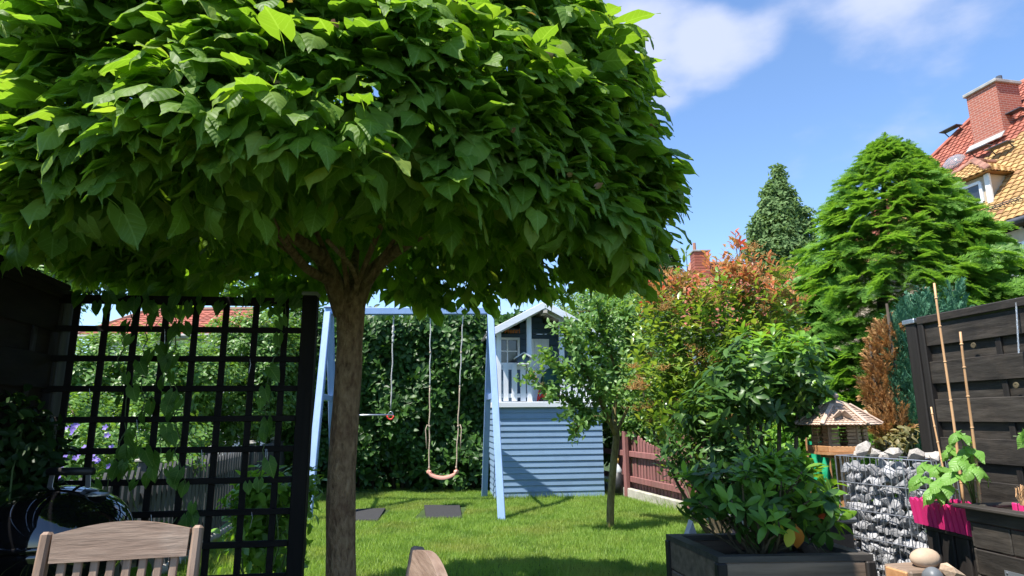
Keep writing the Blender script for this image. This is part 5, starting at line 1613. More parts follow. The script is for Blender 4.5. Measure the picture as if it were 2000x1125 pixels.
# ------------------------------------------------------------ the globe catalpa
def catalpa():
    CX, CY = P(672, 900, 3.3).x, 3.3
    t = thing('catalpa_tree', 'round-headed catalpa tree with big heart-shaped leaves over the trellis', 'tree', (CX, CY, 0))
    top = P(683, 588, CY)
    bx = P(664, 1125, CY)
    pts = []; rr = []; n = 16
    for i in range(n + 1):
        z = top.z * i / n
        k = i / n
        x = bx.x + (top.x - bx.x) * max(-.3, (z - bx.z) / (top.z - bx.z)) + .006 * math.sin(z * 5)
        pts.append(Vector((x, CY + .008 * math.sin(z * 4 + 1), z)))
        rr.append((.074 - .008 * k) * (1 + .02 * math.sin(i * 2.1)) + (.03 if i == 0 else 0) + (.012 if i == n else 0) + (.006 if i == n - 1 else 0))
    pts.append(pts[-1] + Vector((0, 0, .06))); rr.append(.075)
    tr = MB().tube(pts, rr, 28)
    # lumpy bark: displace ring by ring
    for i, v in enumerate(tr.v):
        a = (i % 28) / 28 * 2 * math.pi; z = v.z; c = Vector((bx.x, CY, z)); k = i // 28
        cc = pts[min(k, len(pts) - 1)]
        d = (v - cc); v += d * (.03 * math.sin(a * 5 + z * 3) + .02 * math.sin(a * 9 - z * 7))
    tr.build('trunk', 'bark_catalpa', t, True, True)
    fork = Vector((top.x, CY, top.z - .02))
    def limb(p, r0, r1, nm='branch', n=10):
        m = MB(); k = len(p)
        q = []
        for i in range(k - 1):
            for j in range(4): q.append(Vector(p[i]).lerp(Vector(p[i + 1]), j / 4))
        q.append(Vector(p[-1]))
        for _ in range(2): q = [q[0]] + [(q[i - 1] + q[i] * 2 + q[i + 1]) / 4 for i in range(1, len(q) - 1)] + [q[-1]]
        m.tube(q, [r0 + (r1 - r0) * i / (len(q) - 1) for i in range(len(q))], n)
        m.build(nm, 'bark_catalpa', t, True, True)
    limb([fork + Vector((-.02, 0, -.05)), P(650, 545, 3.25), P(628, 500, 3.15), P(570, 460, 2.9), P(470, 400, 2.6)], .062, .018)
    limb([fork + Vector((.02, 0, -.05)), P(712, 548, 3.3), P(750, 505, 3.3), P(820, 460, 3.1), P(900, 400, 2.9)], .052, .016)
    limb([fork, P(692, 560, 3.36), P(690, 520, 3.5), P(700, 470, 3.8)], .05, .016)
    limb([fork + Vector((.01, -.06, 0)), P(700, 555, 3.2), P(690, 530, 3.1), P(683, 515, 3.0), P(640, 470, 2.6)], .016, .010)
    limb([P(652, 548, 3.25), P(600, 530, 3.0), P(540, 450, 2.5), P(520, 400, 2.2)], .03, .008)
    rr2 = random.Random(5)
    for k in range(6):
        a = rr2.uniform(0, 6.28); r = rr2.uniform(.9, 1.5); z = rr2.uniform(2.3, 3.2)
        e = Vector((CX + r * math.cos(a), CY + r * math.sin(a), z))
        m_ = fork.lerp(e, .45) + Vector((rr2.uniform(-.12, .12), rr2.uniform(-.12, .12), .03 if z < 2.6 else .2))
        limb([fork + Vector((0, 0, -.0)), fork.lerp(m_, .5) + Vector((0, 0, .02)), m_, e], .016, .005, n=6)
    # crown profile
    zb, zw, ztop, R = 2.0, 2.22, 3.72, 1.60
    def prof(z):
        z = np.asarray(z, float)
        up = np.clip((z - zw) / (ztop - zw), 0, 1)
        lo = np.clip((zw - z) / (zw - zb + .25), 0, 1)
        return np.where(z > zw, R * (1 - up ** 2.3) ** (1 / 2.3), R * (1 - .16 * lo ** 1.5))
    ph = RNG.uniform(0, 6.28, 12)
    def lump(th, z):
        v = (np.sin(3 * th + 2.2 * z + ph[0]) + np.sin(5 * th - 6 * z + ph[1]) + np.sin(9 * th + 9 * z + ph[2]) * .8 + np.sin(14 * z + 2 * th + ph[3]) * .9)
        return v * .042
    def wig(th): return np.where(np.sin(th) < 0, .30, .21) * np.sin(th) + .04 * np.sin(4 * th + ph[4]) + .05 * np.sin(9 * th + ph[5])
    Ps, Ts, Ns, Ss, Sc = [], [], [], [], []
    def shoots(n, depth, per, front):
        z = zb + (ztop - zb) * RNG.random(n) ** 1.15
        th = RNG.uniform(0, 2 * np.pi, n)
        if front:                                       # finer leaf layer on the near side
            th = np.where(RNG.random(n) < .75, -np.pi / 2 + RNG.uniform(-1.9, 1.9, n), th)
        z = np.maximum(z, zb + wig(th))
        r = (prof(z) + lump(th, z)) * (1 - depth(n))
        out = np.stack([np.cos(th), np.sin(th), np.zeros(n)], 1)
        steep = np.clip((z - 2.6) / 1.5, 0, 1)
        p = np.stack([CX + out[:, 0] * r, CY + out[:, 1] * r, z], 1)
        tan = np.stack([-np.sin(th), np.cos(th), np.zeros(n)], 1)
        up = np.array([0, 0, 1.0])
        dsh = RNG.uniform(-.1, .85, n)
        a0 = RNG.uniform(0, 6.28, n)
        for k in range(per):
            a = k * 2.4 + a0 + RNG.uniform(-.5, .5, n)
            droop = dsh + RNG.normal(0, .16, n) + np.clip((2.25 - z) * 1.5, 0, 1.1)
            side = np.sin(a) * 1.0; fwd = .75 + np.cos(a) * .55
            tip = out * fwd[:, None] + tan * side[:, None] * .85 - up * droop[:, None] + RNG.normal(size=(n, 3)) * .12
            nrm = up * .8 + out * (.15 + .75 * dsh + .2 * RNG.random(n))[:, None] + tan * side[:, None] * .45 + RNG.normal(size=(n, 3)) * .22
            pos = p + out * (np.cos(a) * .05)[:, None] + tan * (np.sin(a) * .065)[:, None] + up * (RNG.normal(size=n) * .04 - .012 * k)[:, None]
            s = np.clip(RNG.lognormal(np.log(.086), .27, n), .045, .15) * (1 - .12 * (k > per * .7))
            Ps.append(pos); Ts.append(tip); Ns.append(nrm); Ss.append(s); Sc.append(np.full(n, front + .001))
    shoots(1050, lambda n: RNG.uniform(-.03, .05, n), 8, 1)
    shoots(760, lambda n: RNG.uniform(.04, .14, n), 6, 0)
    shoots(560, lambda n: RNG.uniform(.14, .5, n), 5, 0)
    # hanging leaves seen under the skirt
    n = 2300
    th = RNG.uniform(0, 2 * np.pi, n); r = R * np.sqrt(RNG.uniform(.02, .85, n)); z = zb + .17 + RNG.uniform(0, .36, n) + wig(th) * r / R - .10 * (r / R) ** 2
    keep = ~((np.abs(r * np.cos(th)) < .22) & (r * np.sin(th) < .1) & (r < .9) & (z < 2.1))
    th, r, z = th[keep], r[keep], z[keep]; n = len(z)
    p = np.stack([CX + r * np.cos(th), CY + r * np.sin(th), z], 1)
    Ps.append(p); Ts.append(unit(RNG.normal(size=(n, 3)) * .45 + np.array([0, 0, -1]))); Ns.append(RNG.normal(size=(n, 3)) + np.array([0, -.4, .3])); Ss.append(RNG.uniform(.065, .12, n)); Sc.append(np.full(n, .001))
    pos, tip, nrm, siz, sc = map(np.concatenate, (Ps, Ts, Ns, Ss, Sc))
    k = 90; th = -np.pi / 2 + RNG.uniform(-1.7, 1.7, k); z = RNG.uniform(2.0, 3.3, k); r = prof(z) * 1.03
    yp = np.stack([CX + r * np.cos(th), CY + r * np.sin(th), z], 1)
    foliage(t, T_HEART_S, yp, rnd_dir(k) + np.array([0, 0, .3]), rnd_dir(k) + np.array([0, 0, .6]), RNG.uniform(.02, .05, k), 'young_brown', 0, rest='young_brown_leaves')
    # score: outermost leaves on the near side show largest
    rad = np.hypot(pos[:, 0] - CX, pos[:, 1] - CY); rel = rad / prof(np.clip(pos[:, 2], zb, ztop - .02))
    foliage(t, T_HEART, pos, tip, nrm, siz, 'catalpa_leaf', 300, score=np.where(rel > .95, 1, .4) * (sc > .5))
catalpa()

# ------------------------------------------------------------ climber on the trellis
def climber():
    t = thing('climbing_vine', 'climbing vine with heart-shaped leaves winding up the black lattice', 'climber', (TA.x, TA.y - .05, 0))
    tracks = [(.24, .75), (.42, .5), (.55, .55), (.50, .9), (.98, .9)]
    Ps, Ts, Ns, Ss = [], [], [], []
    for x0, z0 in tracks:
        pts = []; z = z0; x = x0
        while z < TZ + .03:
            pts.append(TA * 1 + TU * x + Vector((0, 0, z - TZ)) + TN * (.025 + .02 * math.sin(z * 14)))
            x += random.uniform(-.03, .03); z += .05
        MB().tube(pts, .0028, 5).build('stem', 'stem_green', t, True, True)
        for p in pts:
            for _ in range(2 if x0 != .98 else 1):
                if random.random() < .42:
                    Ps.append(p + Vector((random.gauss(0, .035), -random.uniform(.0, .05), random.gauss(0, .03))))
                    Ts.append((random.gauss(0, .5), -.25, -1)); Ns.append((random.gauss(0, .35), -1, .45)); Ss.append(random.uniform(.045, .08))
    for k in range(34):                                  # along the top rail
        p = TA + TU * random.uniform(0, TL) + Vector((0, 0, random.gauss(0, .03))) + TN * .03
        Ps.append(p); Ts.append((random.gauss(0, .6), -.3, -.9)); Ns.append((random.gauss(0, .35), -1, .45)); Ss.append(random.uniform(.04, .075))
    foliage(t, T_HEART_S, Ps, Ts, Ns, Ss, 'vine_leaf', 300)
    for k in range(14):                                  # wire ties hanging on the slats
        p = TA + TU * random.uniform(.1, TL) + Vector((0, 0, -TS * random.randrange(0, 9))) + TN * .02
        MB().tube([p, p + Vector((.006, 0, -.03)), p + Vector((random.uniform(-.02, .02), 0, -.075))], .0014, 4).build('tie_wire', 'steel', t, True)
climber()

# ------------------------------------------------------------ generic shrubs and hedges
def shrub(name, label, cat, blobs, n, per, size, mat, temps, base=None, parts=0, nstem=6, stem_mat='bark_thin', group=None, surf=.65, spread=.9, lift=.35, up=.6, gap=.02, mat2=None, frac2=0, sel2=None, r0=.014, smooth=True):
    base = base if base is not None else Vector((blobs[0][0][0], blobs[0][0][1], 0))
    t = thing(name, label, cat, (base[0], base[1], 0), 0, group)
    p, out = ellipsoid_shoots(blobs, n, surf)
    m = p[:, 2] > .05
    p, out = p[m], out[m]
    if mat2:
        s2 = sel2(p, out) if sel2 else RNG.random(len(p)) < frac2
    else: s2 = np.zeros(len(p), bool)
    for msk, mt, rest, np_ in ((~s2, mat, 'foliage', parts if not mat2 else parts // 2), (s2, mat2, 'young_foliage', parts // 2)):
        if msk.any():
            foliage(t, temps, *whorls(p[msk], out[msk], per, spread, lift, up, size, gap), mt, np_, rest=rest, smooth=smooth)
    if nstem:
        tips = []
        for k in range(nstem):
            c, r = blobs[k % len(blobs)]; d = Vector((random.gauss(0, 1), random.gauss(0, 1), abs(random.gauss(0, 1)))).normalized()
            tips.append(Vector((c[0] + d.x * r[0] * .7, c[1] + d.y * r[1] * .7, c[2] + d.z * r[2] * .6)))
        stems(t, base, tips, r0, .004, mat=stem_mat)
    return t
def B(px, py, d, rx, ry, rz):
    c = P(px, py, d)
    return ((c.x, c.y, c.z), (rx, ry, rz))

# laurel hedge behind the swing, a clipped wall
def laurel():
    d = 10.4
    a = P(560, 760, d); b = P(985, 760, d)
    zt = P(800, 618, d).z
    t = thing('laurel_hedge', 'tall dark laurel hedge behind the swing', 'hedge', ((a.x + b.x) / 2, d + .5, 0))
    n = 4200
    x = RNG.uniform(a.x - .2, b.x + .5, n); z = zt * RNG.random(n) ** .9; y = d + .13 * x + .35 + RNG.exponential(.10, n) + .14 * np.sin(x * 3.1 + 1) * np.sin(z * 3.7) + .1 * np.sin(x * 7 + z * 5)
    topm = RNG.random(n) < .16
    z = np.where(topm, zt + RNG.normal(0, .07, n), z); y = np.where(topm, d + RNG.uniform(.3, 1.1, n), y)
    bare = (z < .55) & (RNG.random(n) < .75)
    x, y, z = x[~bare], y[~bare], z[~bare]; n = len(x)
    p = np.stack([x, y, z], 1); out = np.tile([0, -1, .25], (n, 1)) + RNG.normal(size=(n, 3)) * .3
    foliage(t, T_OVAL, *whorls(p, unit(out), 5, .9, .3, .2, (.09, .145), .03), 'laurel_leaf', 300)
    n = 2300
    p = np.stack([RNG.uniform(a.x - .2, b.x + .5, n), d + RNG.uniform(.8, 1.2, n), zt * RNG.random(n)], 1)
    foliage(t, T_OVAL, *whorls(p, unit(RNG.normal(size=(n, 3))), 5, .9, .3, .2, (.12, .2), .03), 'laurel_leaf', 0, rest='inner_foliage')
    for k in range(14):
        x = a.x + (b.x - a.x) * (k + random.random()) / 14
        stems(t, (x, d + .65, 0), [(x + random.uniform(-.3, .3), d + .6, zt * .8)], .03, .01, mat='bark_dark')
laurel()
# bushes left, seen through the trellis
LS = 'leafy shrubs behind the trellis'
shrub('leafy_shrub', 'big sunlit leafy shrub behind the trellis beside the grey pickets', 'shrub', [B(250, 760, 8.2, 1.2, .8, .85), B(340, 735, 8.4, .9, .7, .45), B(160, 730, 8.0, .6, .7, .5), B(210, 860, 7.4, 1.2, .6, .5)], 3400, 6, (.05, .085), 'bush_leaf', T_OVAL, parts=120)
shrub('leafy_shrub', 'sunlit leafy shrub behind the right half of the trellis', 'shrub', [B(480, 735, 9.6, 1.0, .8, 1.0), B(400, 800, 9.4, .8, .6, .7), B(520, 680, 9.6, .7, .7, .6)], 2800, 6, (.05, .085), 'bush_leaf', T_OVAL, parts=100)
shrub('dark_shrub', 'dark tall shrub between the sunlit shrubs and the swing leg', 'shrub', [B(585, 720, 11, .8, .8, 1.2), B(560, 800, 10.6, .8, .6, .9)], 1800, 6, (.06, .1), 'laurel_leaf', T_OVAL)
t_ = shrub('leafy_shrub', 'pale leafy tree crown above the trellis top at the left', 'shrub', [B(60, 580, 8.5, .7, .7, .7), B(560, 585, 11, .6, .6, .4), B(420, 560, 12, 1.3, .7, .25)], 900, 6, (.06, .09), 'bush_leaf', T_OVAL, nstem=8)
t_ = shrub('clematis', 'purple flowering clematis low behind the trellis at the left', 'flowering plant', [B(170, 885, 5.4, .5, .3, .28), B(290, 905, 5.8, .5, .3, .2), B(150, 820, 5.8, .35, .3, .3)], 900, 5, (.035, .06), 'bush_leaf', T_OVAL)
fl = []
for k in range(30):
    c = random.choice([(165, 880, 5.0, 55, 42), (205, 880, 5.0, 40, 35), (120, 905, 5.0, 25, 15), (130, 840, 5.1, 25, 25), (285, 915, 5.4, 12, 8)])
    fl.append(P(c[0] + random.gauss(0, c[3] * .5), c[1] + random.gauss(0, c[4] * .5), c[2] + random.uniform(-.1, .1)))
Ps, Ts, Ns, Ss = [], [], [], []
for q in fl:
    ax = Vector((random.gauss(0, .4), -1, random.gauss(.5, .3))).normalized(); u = ax.orthogonal().normalized(); v = ax.cross(u)
    for j in range(5):
        a = j * 6.283 / 5; tp = u * math.cos(a) + v * math.sin(a) + ax * .2
        Ps.append(q); Ts.append(tp); Ns.append(ax); Ss.append(.026)
foliage(t_, T_PETAL, Ps, Ts, Ns, Ss, 'purple_petal', 210, part='petal', rest='petals')
shrub('arching_shrub', 'bright arching shrub at the foot of the trellis post', 'shrub', [B(520, 1040, 4.1, .28, .25, .38), B(500, 960, 4.0, .22, .2, .18), B(590, 950, 4.1, .12, .2, .16)], 330, 5, (.05, .085), 'rhodo_new', T_OVAL, parts=200, nstem=14, stem_mat='stem_green', surf=.3, gap=.03, r0=.005)
shrub('shade_plant', 'dark leafy plant in the shade against the left board fence', 'plant', [B(40, 900, 2.95, .22, .12, .22), B(-20, 880, 2.8, .2, .12, .3), B(70, 830, 3.0, .1, .06, .12)], 260, 5, (.04, .07), 'dark_leaf', T_OVAL, parts=120, nstem=8, stem_mat='stem_green', r0=.004)
# behind and right of the playhouse
shrub('green_shrub', 'leafy green shrub rising behind the right side of the playhouse', 'shrub', [B(1240, 720, 10.6, .9, .7, 1.3), B(1180, 640, 11.2, .7, .6, .8), B(1290, 800, 10, .7, .6, .8)], 3000, 6, (.055, .09), 'bush_leaf', T_OVAL, parts=60)
shrub('pale_shrub', 'pale green bush just above the playhouse roof', 'shrub', [B(1150, 620, 12.6, 1.0, .7, .6), B(1210, 590, 13, .6, .6, .5)], 1300, 6, (.055, .09), 'poplar_leaf', T_OVAL)
shrub('hedge_mass', 'dark hedge closing the garden behind the playhouse', 'hedge', [B(1000, 760, 13, 1.8, .6, 1.4), B(1150, 800, 12.4, 1.5, .6, 1.0), B(860, 700, 14, 1.5, .6, 1.2)], 2600, 6, (.09, .15), 'laurel_leaf', T_OVAL, nstem=4)
shrub('hedge_mass', 'green hedge behind the red picket fence and the red-tipped shrub', 'hedge', [B(1400, 790, 10.5, 1.6, .6, 1.1), B(1560, 800, 10.0, 1.2, .6, 1.0), B(1310, 850, 10.5, .9, .5, .7), B(1480, 850, 9.5, 1.3, .5, .7)], 3600, 6, (.06, .10), 'bush_leaf', T_OVAL, nstem=6)
shrub('sun_shrub', 'yellow green sunlit shrub left of the bird feeder', 'shrub', [B(1560, 860, 7.6, .5, .4, .5), B(1620, 850, 7.4, .4, .3, .5)], 700, 6, (.05, .08), 'rhodo_new', T_OVAL, parts=40)

def tree(name, label, base, blobs, n, per, size, mat, trunk_r, mat_b='bark_dark', temps=T_TINY, surf=.7, limbs=10):
    t = thing(name, label, 'tree', base)
    zt = max(b[0][2] for b in blobs)
    MB().tube([(base[0], base[1], 0), (base[0] + .05, base[1], zt * .4), (base[0], base[1], zt * .9)], [trunk_r, trunk_r * .8, trunk_r * .3], 10).build('trunk', mat_b, t, True, True)
    for k in range(limbs):
        c, r = blobs[k % len(blobs)]
        d = Vector((random.gauss(0, 1), random.gauss(0, 1), random.gauss(0, .6))).normalized()
        e = Vector((c[0] + d.x * r[0] * .7, c[1] + d.y * r[1] * .7, c[2] + d.z * r[2] * .7)); s = Vector((base[0], base[1], max(.5, min(e.z * .6, zt * .8))))
        MB().tube([s, s.lerp(e, .5) + Vector((0, 0, .1)), e], [trunk_r * .35, trunk_r * .2, trunk_r * .06], 6).build('limb', mat_b, t, True, True)
    p, out = ellipsoid_shoots(blobs, n, surf)
    foliage(t, temps, *whorls(p, out, per, .9, .3, .3, size, size[0] * .4), mat, 0, rest='crown', smooth=False)
    return t
b = P(1268, 800, 16)
tree('dark_tree', 'dark round tree behind the right edge of the catalpa crown', (b.x, b.y, 0), [B(1262, 560, 16, 1.0, 1, 1.2), B(1290, 520, 16, .5, .6, .5), B(1230, 600, 16, 1, .8, 1)], 2200, 6, (.12, .2), 'dark_leaf', .16)
b = P(20, 800, 9)
tree('tall_leafy_tree', 'tall dark leafy tree with sky gaps at the far left edge', (b.x - .6, b.y, 0), [B(-40, 430, 9, .9, .9, 1.2), B(-60, 180, 9.4, .8, .9, 1.3), B(20, 520, 9, .8, .8, .6), B(130, 545, 9.2, .6, .7, .35), B(10, 90, 9.6, .35, .5, .5)], 1700, 5, (.10, .16), 'dark_leaf', .15, surf=.5)
# columnar poplar-like tree far away
def poplar():
    d = 34
    c = P(1522, 800, d)
    bl = []
    for py, w in ((350, .5), (380, .85), (420, 1.25), (455, 1.55), (490, 1.75), (525, 1.8), (565, 1.8), (610, 1.7)):
        q = P(1520 + (0 if py < 400 else random.uniform(-6, 6)), py, d)
        bl.append(((q.x, q.y, q.z), (w, w, .95)))
    for px, py, w in ((1480, 450, .55), (1570, 430, .6), (1582, 470, .5), (1475, 490, .6), (1500, 395, .5), (1545, 400, .5)):
        q = P(px, py, d - .4); bl.append(((q.x, q.y, q.z), (w, w, .9)))
    tree('columnar_tree', 'tall grey-green columnar tree far behind the fir', (c.x, c.y, 0), bl, 5200, 6, (.18, .30), 'poplar_leaf', .3, surf=.75, limbs=24)
poplar()

# ------------------------------------------------------------ apple tree
def apple():
    b = PZ(1192, 1035)
    t = thing('apple_tree', 'young apple tree with a leaning mossy trunk on the lawn before the playhouse', 'tree', (b.x, b.y, 0))
    d = b.y
    def pl(l, r0, r1, nm='branch'):
        q = [P(x, y, d + o) for x, y, o in l]
        q2 = []
        for i in range(len(q) - 1):
            for j in range(4): q2.append(q[i].lerp(q[i + 1], j / 4))
        q2.append(q[-1])
        for _ in range(2): q2 = [q2[0]] + [(q2[i - 1] + q2[i] * 2 + q2[i + 1]) / 4 for i in range(1, len(q2) - 1)] + [q2[-1]]
        MB().tube(q2, [r0 + (r1 - r0) * i / (len(q2) - 1) for i in range(len(q2))], 10).build(nm, 'bark_moss', t, True, True)
        return q2
    solid('bark_moss', [(.07, .05, .02), (.17, .13, .05), (.24, .19, .08)], (1, 1, .4), 30, .85, .8, dirt=.5, dirtcol=(.035, .025, .015))
    pl([(1192, 1040, 0), (1192, 990, 0), (1196, 930, 0), (1201, 880, 0), (1205, 845, 0), (1196, 828, 0)], .043, .036, 'trunk')
    L_ = []
    L_ += [pl([(1203, 850, 0), (1185, 810, -.1), (1165, 770, -.2), (1140, 720, -.3), (1115, 675, -.35), (1095, 640, -.4)], .03, .006)]
    L_ += [pl([(1203, 850, 0), (1198, 800, .1), (1215, 745, .15), (1190, 690, .1), (1175, 630, 0), (1165, 590, 0)], .028, .006)]
    L_ += [pl([(1204, 845, 0), (1225, 800, .0), (1245, 740, -.1), (1255, 690, -.1), (1262, 640, -.1)], .022, .005)]
    L_ += [pl([(1196, 830, 0), (1150, 800, -.2), (1110, 785, -.3), (1070, 760, -.4), (1035, 735, -.4)], .016, .004)]
    L_ += [pl([(1165, 770, -.2), (1125, 745, -.3), (1090, 715, -.4), (1058, 690, -.4)], .010, .003)]
    L_ += [pl([(1140, 720, -.3), (1120, 650, -.3), (1105, 610, -.3)], .008, .003)]
    L_ += [pl([(1200, 690, .1), (1150, 650, 0), (1130, 610, 0)], .008, .003)]
    L_ += [pl([(1215, 745, .1), (1240, 700, 0), (1220, 640, 0), (1225, 600, 0)], .009, .003)]
    L_ += [pl([(1180, 800, -.1), (1150, 815, -.3), (1125, 830, -.3)], .007, .003)]
    L_ += [pl([(1220, 800, 0), (1190, 760, .2), (1160, 740, .3), (1130, 700, .3)], .010, .003)]
    Ps, Os = [], []
    for li, l in enumerate(L_):
        n = len(l)
        for i in range(n):
            if i < n * .25: continue
            for _ in range(8):
                dd = Vector((random.gauss(0, 1), random.gauss(0, 1), random.gauss(.3, .8))).normalized(); r = random.uniform(.02, .25)
                e = l[i] + dd * r
                if (proj(e)[0] < 1110 and random.random() < .5) or (proj(e)[0] < 1150 and proj(e)[1] < 622): continue
                Ps.append(e); Os.append(dd)
                if r > .15 and random.random() < .45: MB().tube([l[i], l[i].lerp(e, .5) + Vector((0, 0, .01)), e], [.004, .003, .0015], 4).build('twig', 'bark_moss', t, True)
    foliage(t, T_OVAL, *whorls(np.array([tuple(p) for p in Ps]), np.array([tuple(o) for o in Os]), 6, .8, .5, .3, (.05, .085), .025), 'apple_leaf', 300)
    for (x, y) in ((1042, 727), (1038, 735), (1046, 738), (1040, 745), (1068, 770)):
        MB().lathe([(0, -.015), (.014, -.008), (.016, 0), (.012, .01), (0, .014)], P(x, y, d - .42), 8).build('fruitlet', 'fruit_brown', t, True, True)
apple()

# ------------------------------------------------------------ red-tipped photinia
def photinia():
    d = 6.3
    b = P(1400, 1000, d)
    t = thing('photinia_shrub', 'tall loose shrub with red tips and tan flower heads before the red roof', 'shrub', (b.x, b.y, 0))
    bl = [B(1400, 600, d, .75, .55, .45), B(1330, 650, d, .5, .5, .5), B(1470, 580, d, .5, .45, .45), B(1400, 740, d, .7, .5, .5), B(1300, 740, d - .2, .38, .4, .45), B(1500, 680, d, .4, .4, .5), B(1440, 530, d, .35, .35, .35), B(1300, 560, d, .25, .3, .25), B(1370, 860, d, .4, .4, .4)]
    p, out = ellipsoid_shoots(bl, 950, .6)
    p = p[p[:, 2] > .3]; out = out[:len(p)]
    out = unit(np.array([0, 0, 1.4]) + RNG.normal(size=(len(p), 3)) * .5)
    sx, sy, dd = screen(p)
    topf = np.clip((660 - sy) / 150 + np.abs(sx - 1400) / 500, 0, 1) + RNG.normal(0, .15, len(p))
    red = topf > .86
    rq = P(1445, 470, d); 
    foliage(t, T_LANCE + T_OVAL[:1], *whorls(p[~red], out[~red], 9, .75, .55, .8, (.065, .105), .028), 'photinia_leaf', 170)
    foliage(t, T_LANCE, *whorls(p[red], out[red], 8, .6, .75, .9, (.06, .095), .022), 'photinia_red', 130, rest='red_young_leaves')
    # flower heads: little branched umbels
    hp, ho = ellipsoid_shoots(bl, 420, 1.0); k = (hp[:, 1] < d + .1) & (hp[:, 2] > .9)
    hp = hp[k]
    m = MB(); 
    for q in hp[:130]:
        q = Vector(q)
        for _ in range(20):
            e = q + Vector((random.gauss(0, .05), random.gauss(0, .05), random.uniform(.01, .06)))
            a = Vector((.002, 0, 0)); m.add([q - a, q + a, e + a * 1.5, e - a * 1.5], [(0, 1, 2, 3)])
            for _ in range(2):
                f = e + Vector((random.gauss(0, .012), random.gauss(0, .012), random.gauss(0, .008)))
                m.add([f + Vector((-.006, 0, -.003)), f + Vector((.006, 0, -.003)), f + Vector((0, .004, .007)), f + Vector((0, -.008, .002))], [(0, 1, 2), (0, 3, 1), (1, 3, 2), (0, 2, 3)])
    o = m.build('flower_heads', 'photinia_bloom', t, True); o['kind'] = 'stuff'
    tips = [P(x, y, d + z) for x, y, z in ((1330, 540, 0), (1400, 500, 0), (1445, 470, 0), (1410, 620, -.2), (1480, 540, .1), (1360, 640, -.2), (1290, 600, 0), (1510, 620, 0), (1540, 560, .1), (1380, 560, .2), (1250, 740, 0), (1300, 760, -.2))]
    stems(t, (b.x, b.y, 0), tips, .022, .005, mat='bark_thin', bend=.2, segs=10)
    # tall top shoots
    for (x, y) in ((1445, 462), (1436, 455), (1340, 490), (1270, 520), (1500, 500), (1460, 480)):
        q = P(x, y, d); MB().tube([q - Vector((0, 0, .35)), q], [.006, .003], 5).build('stem', 'bark_thin', t, True)
        foliage(t, T_LANCE, *whorls(np.array([tuple(q)]), np.array([[0, 0, 1.]]), 7, .55, .8, .9, (.07, .10), .03), 'photinia_red' if x in (1445, 1436, 1500) else 'photinia_leaf', 7)
photinia()

# ------------------------------------------------------------ rhododendron tree behind the planter
def rhodo_tree():
    d = 5.1
    b = P(1500, 1000, d)
    t = thing('rhododendron_tree', 'tall rhododendron with several bare stems between the red-tipped shrub and the fir', 'shrub', (b.x, b.y, 0))
    bl = [B(1500, 700, d, .42, .4, .28), B(1440, 740, d, .3, .35, .25), B(1560, 720, d, .25, .3, .28), B(1500, 770, d, .42, .35, .18), B(1400, 800, d - .1, .28, .3, .2), B(1550, 790, d, .2, .3, .2)]
    p, out = ellipsoid_shoots(bl, 250, .8)
    new = (out[:, 2] > .05) & (RNG.random(len(p)) < .8) & (p[:, 0] > P(1440, 700, d).x)
    foliage(t, T_LANCE, *whorls(p[~new], out[~new], 9, .95, .2, .8, (.08, .125), .008), 'rhodo_dark', 150)
    foliage(t, T_LANCE, *whorls(p[new], out[new], 8, .75, .55, .9, (.07, .11), .008), 'rhodo_new', 150, rest='young_foliage')
    tips = [P(x, y, d + z) for x, y, z in ((1525, 720, 0), (1520, 760, .1), (1480, 780, 0), (1455, 760, 0), (1410, 790, 0), (1560, 750, 0), (1440, 830, .2))]
    for k, e in enumerate(tips):
        f = P((1515, 1530, 1480, 1440, 1400, 1545, 1420)[k], 900, d + random.uniform(-.1, .1)); f.z = 0
        m_ = f.lerp(e, .6) + Vector((random.uniform(-.05, .05), 0, 0))
        MB().tube([f, f.lerp(m_, .5) + Vector((random.uniform(-.03, .03), 0, 0)), m_, e], [.024, .022, .018, .008], 8).build('stem', 'bark_thin', t, True, True)
rhodo_tree()
# dark undergrowth between it and the planter
shrub('undergrowth', 'dark evergreen undergrowth behind the timber planter', 'shrub', [B(1430, 880, 5.0, .35, .3, .3), B(1360, 830, 5.2, .3, .3, .25), B(1330, 880, 5.4, .15, .2, .25)], 130, 7, (.06, .10), 'rhodo_dark', T_LANCE, parts=60, nstem=12, up=.5)

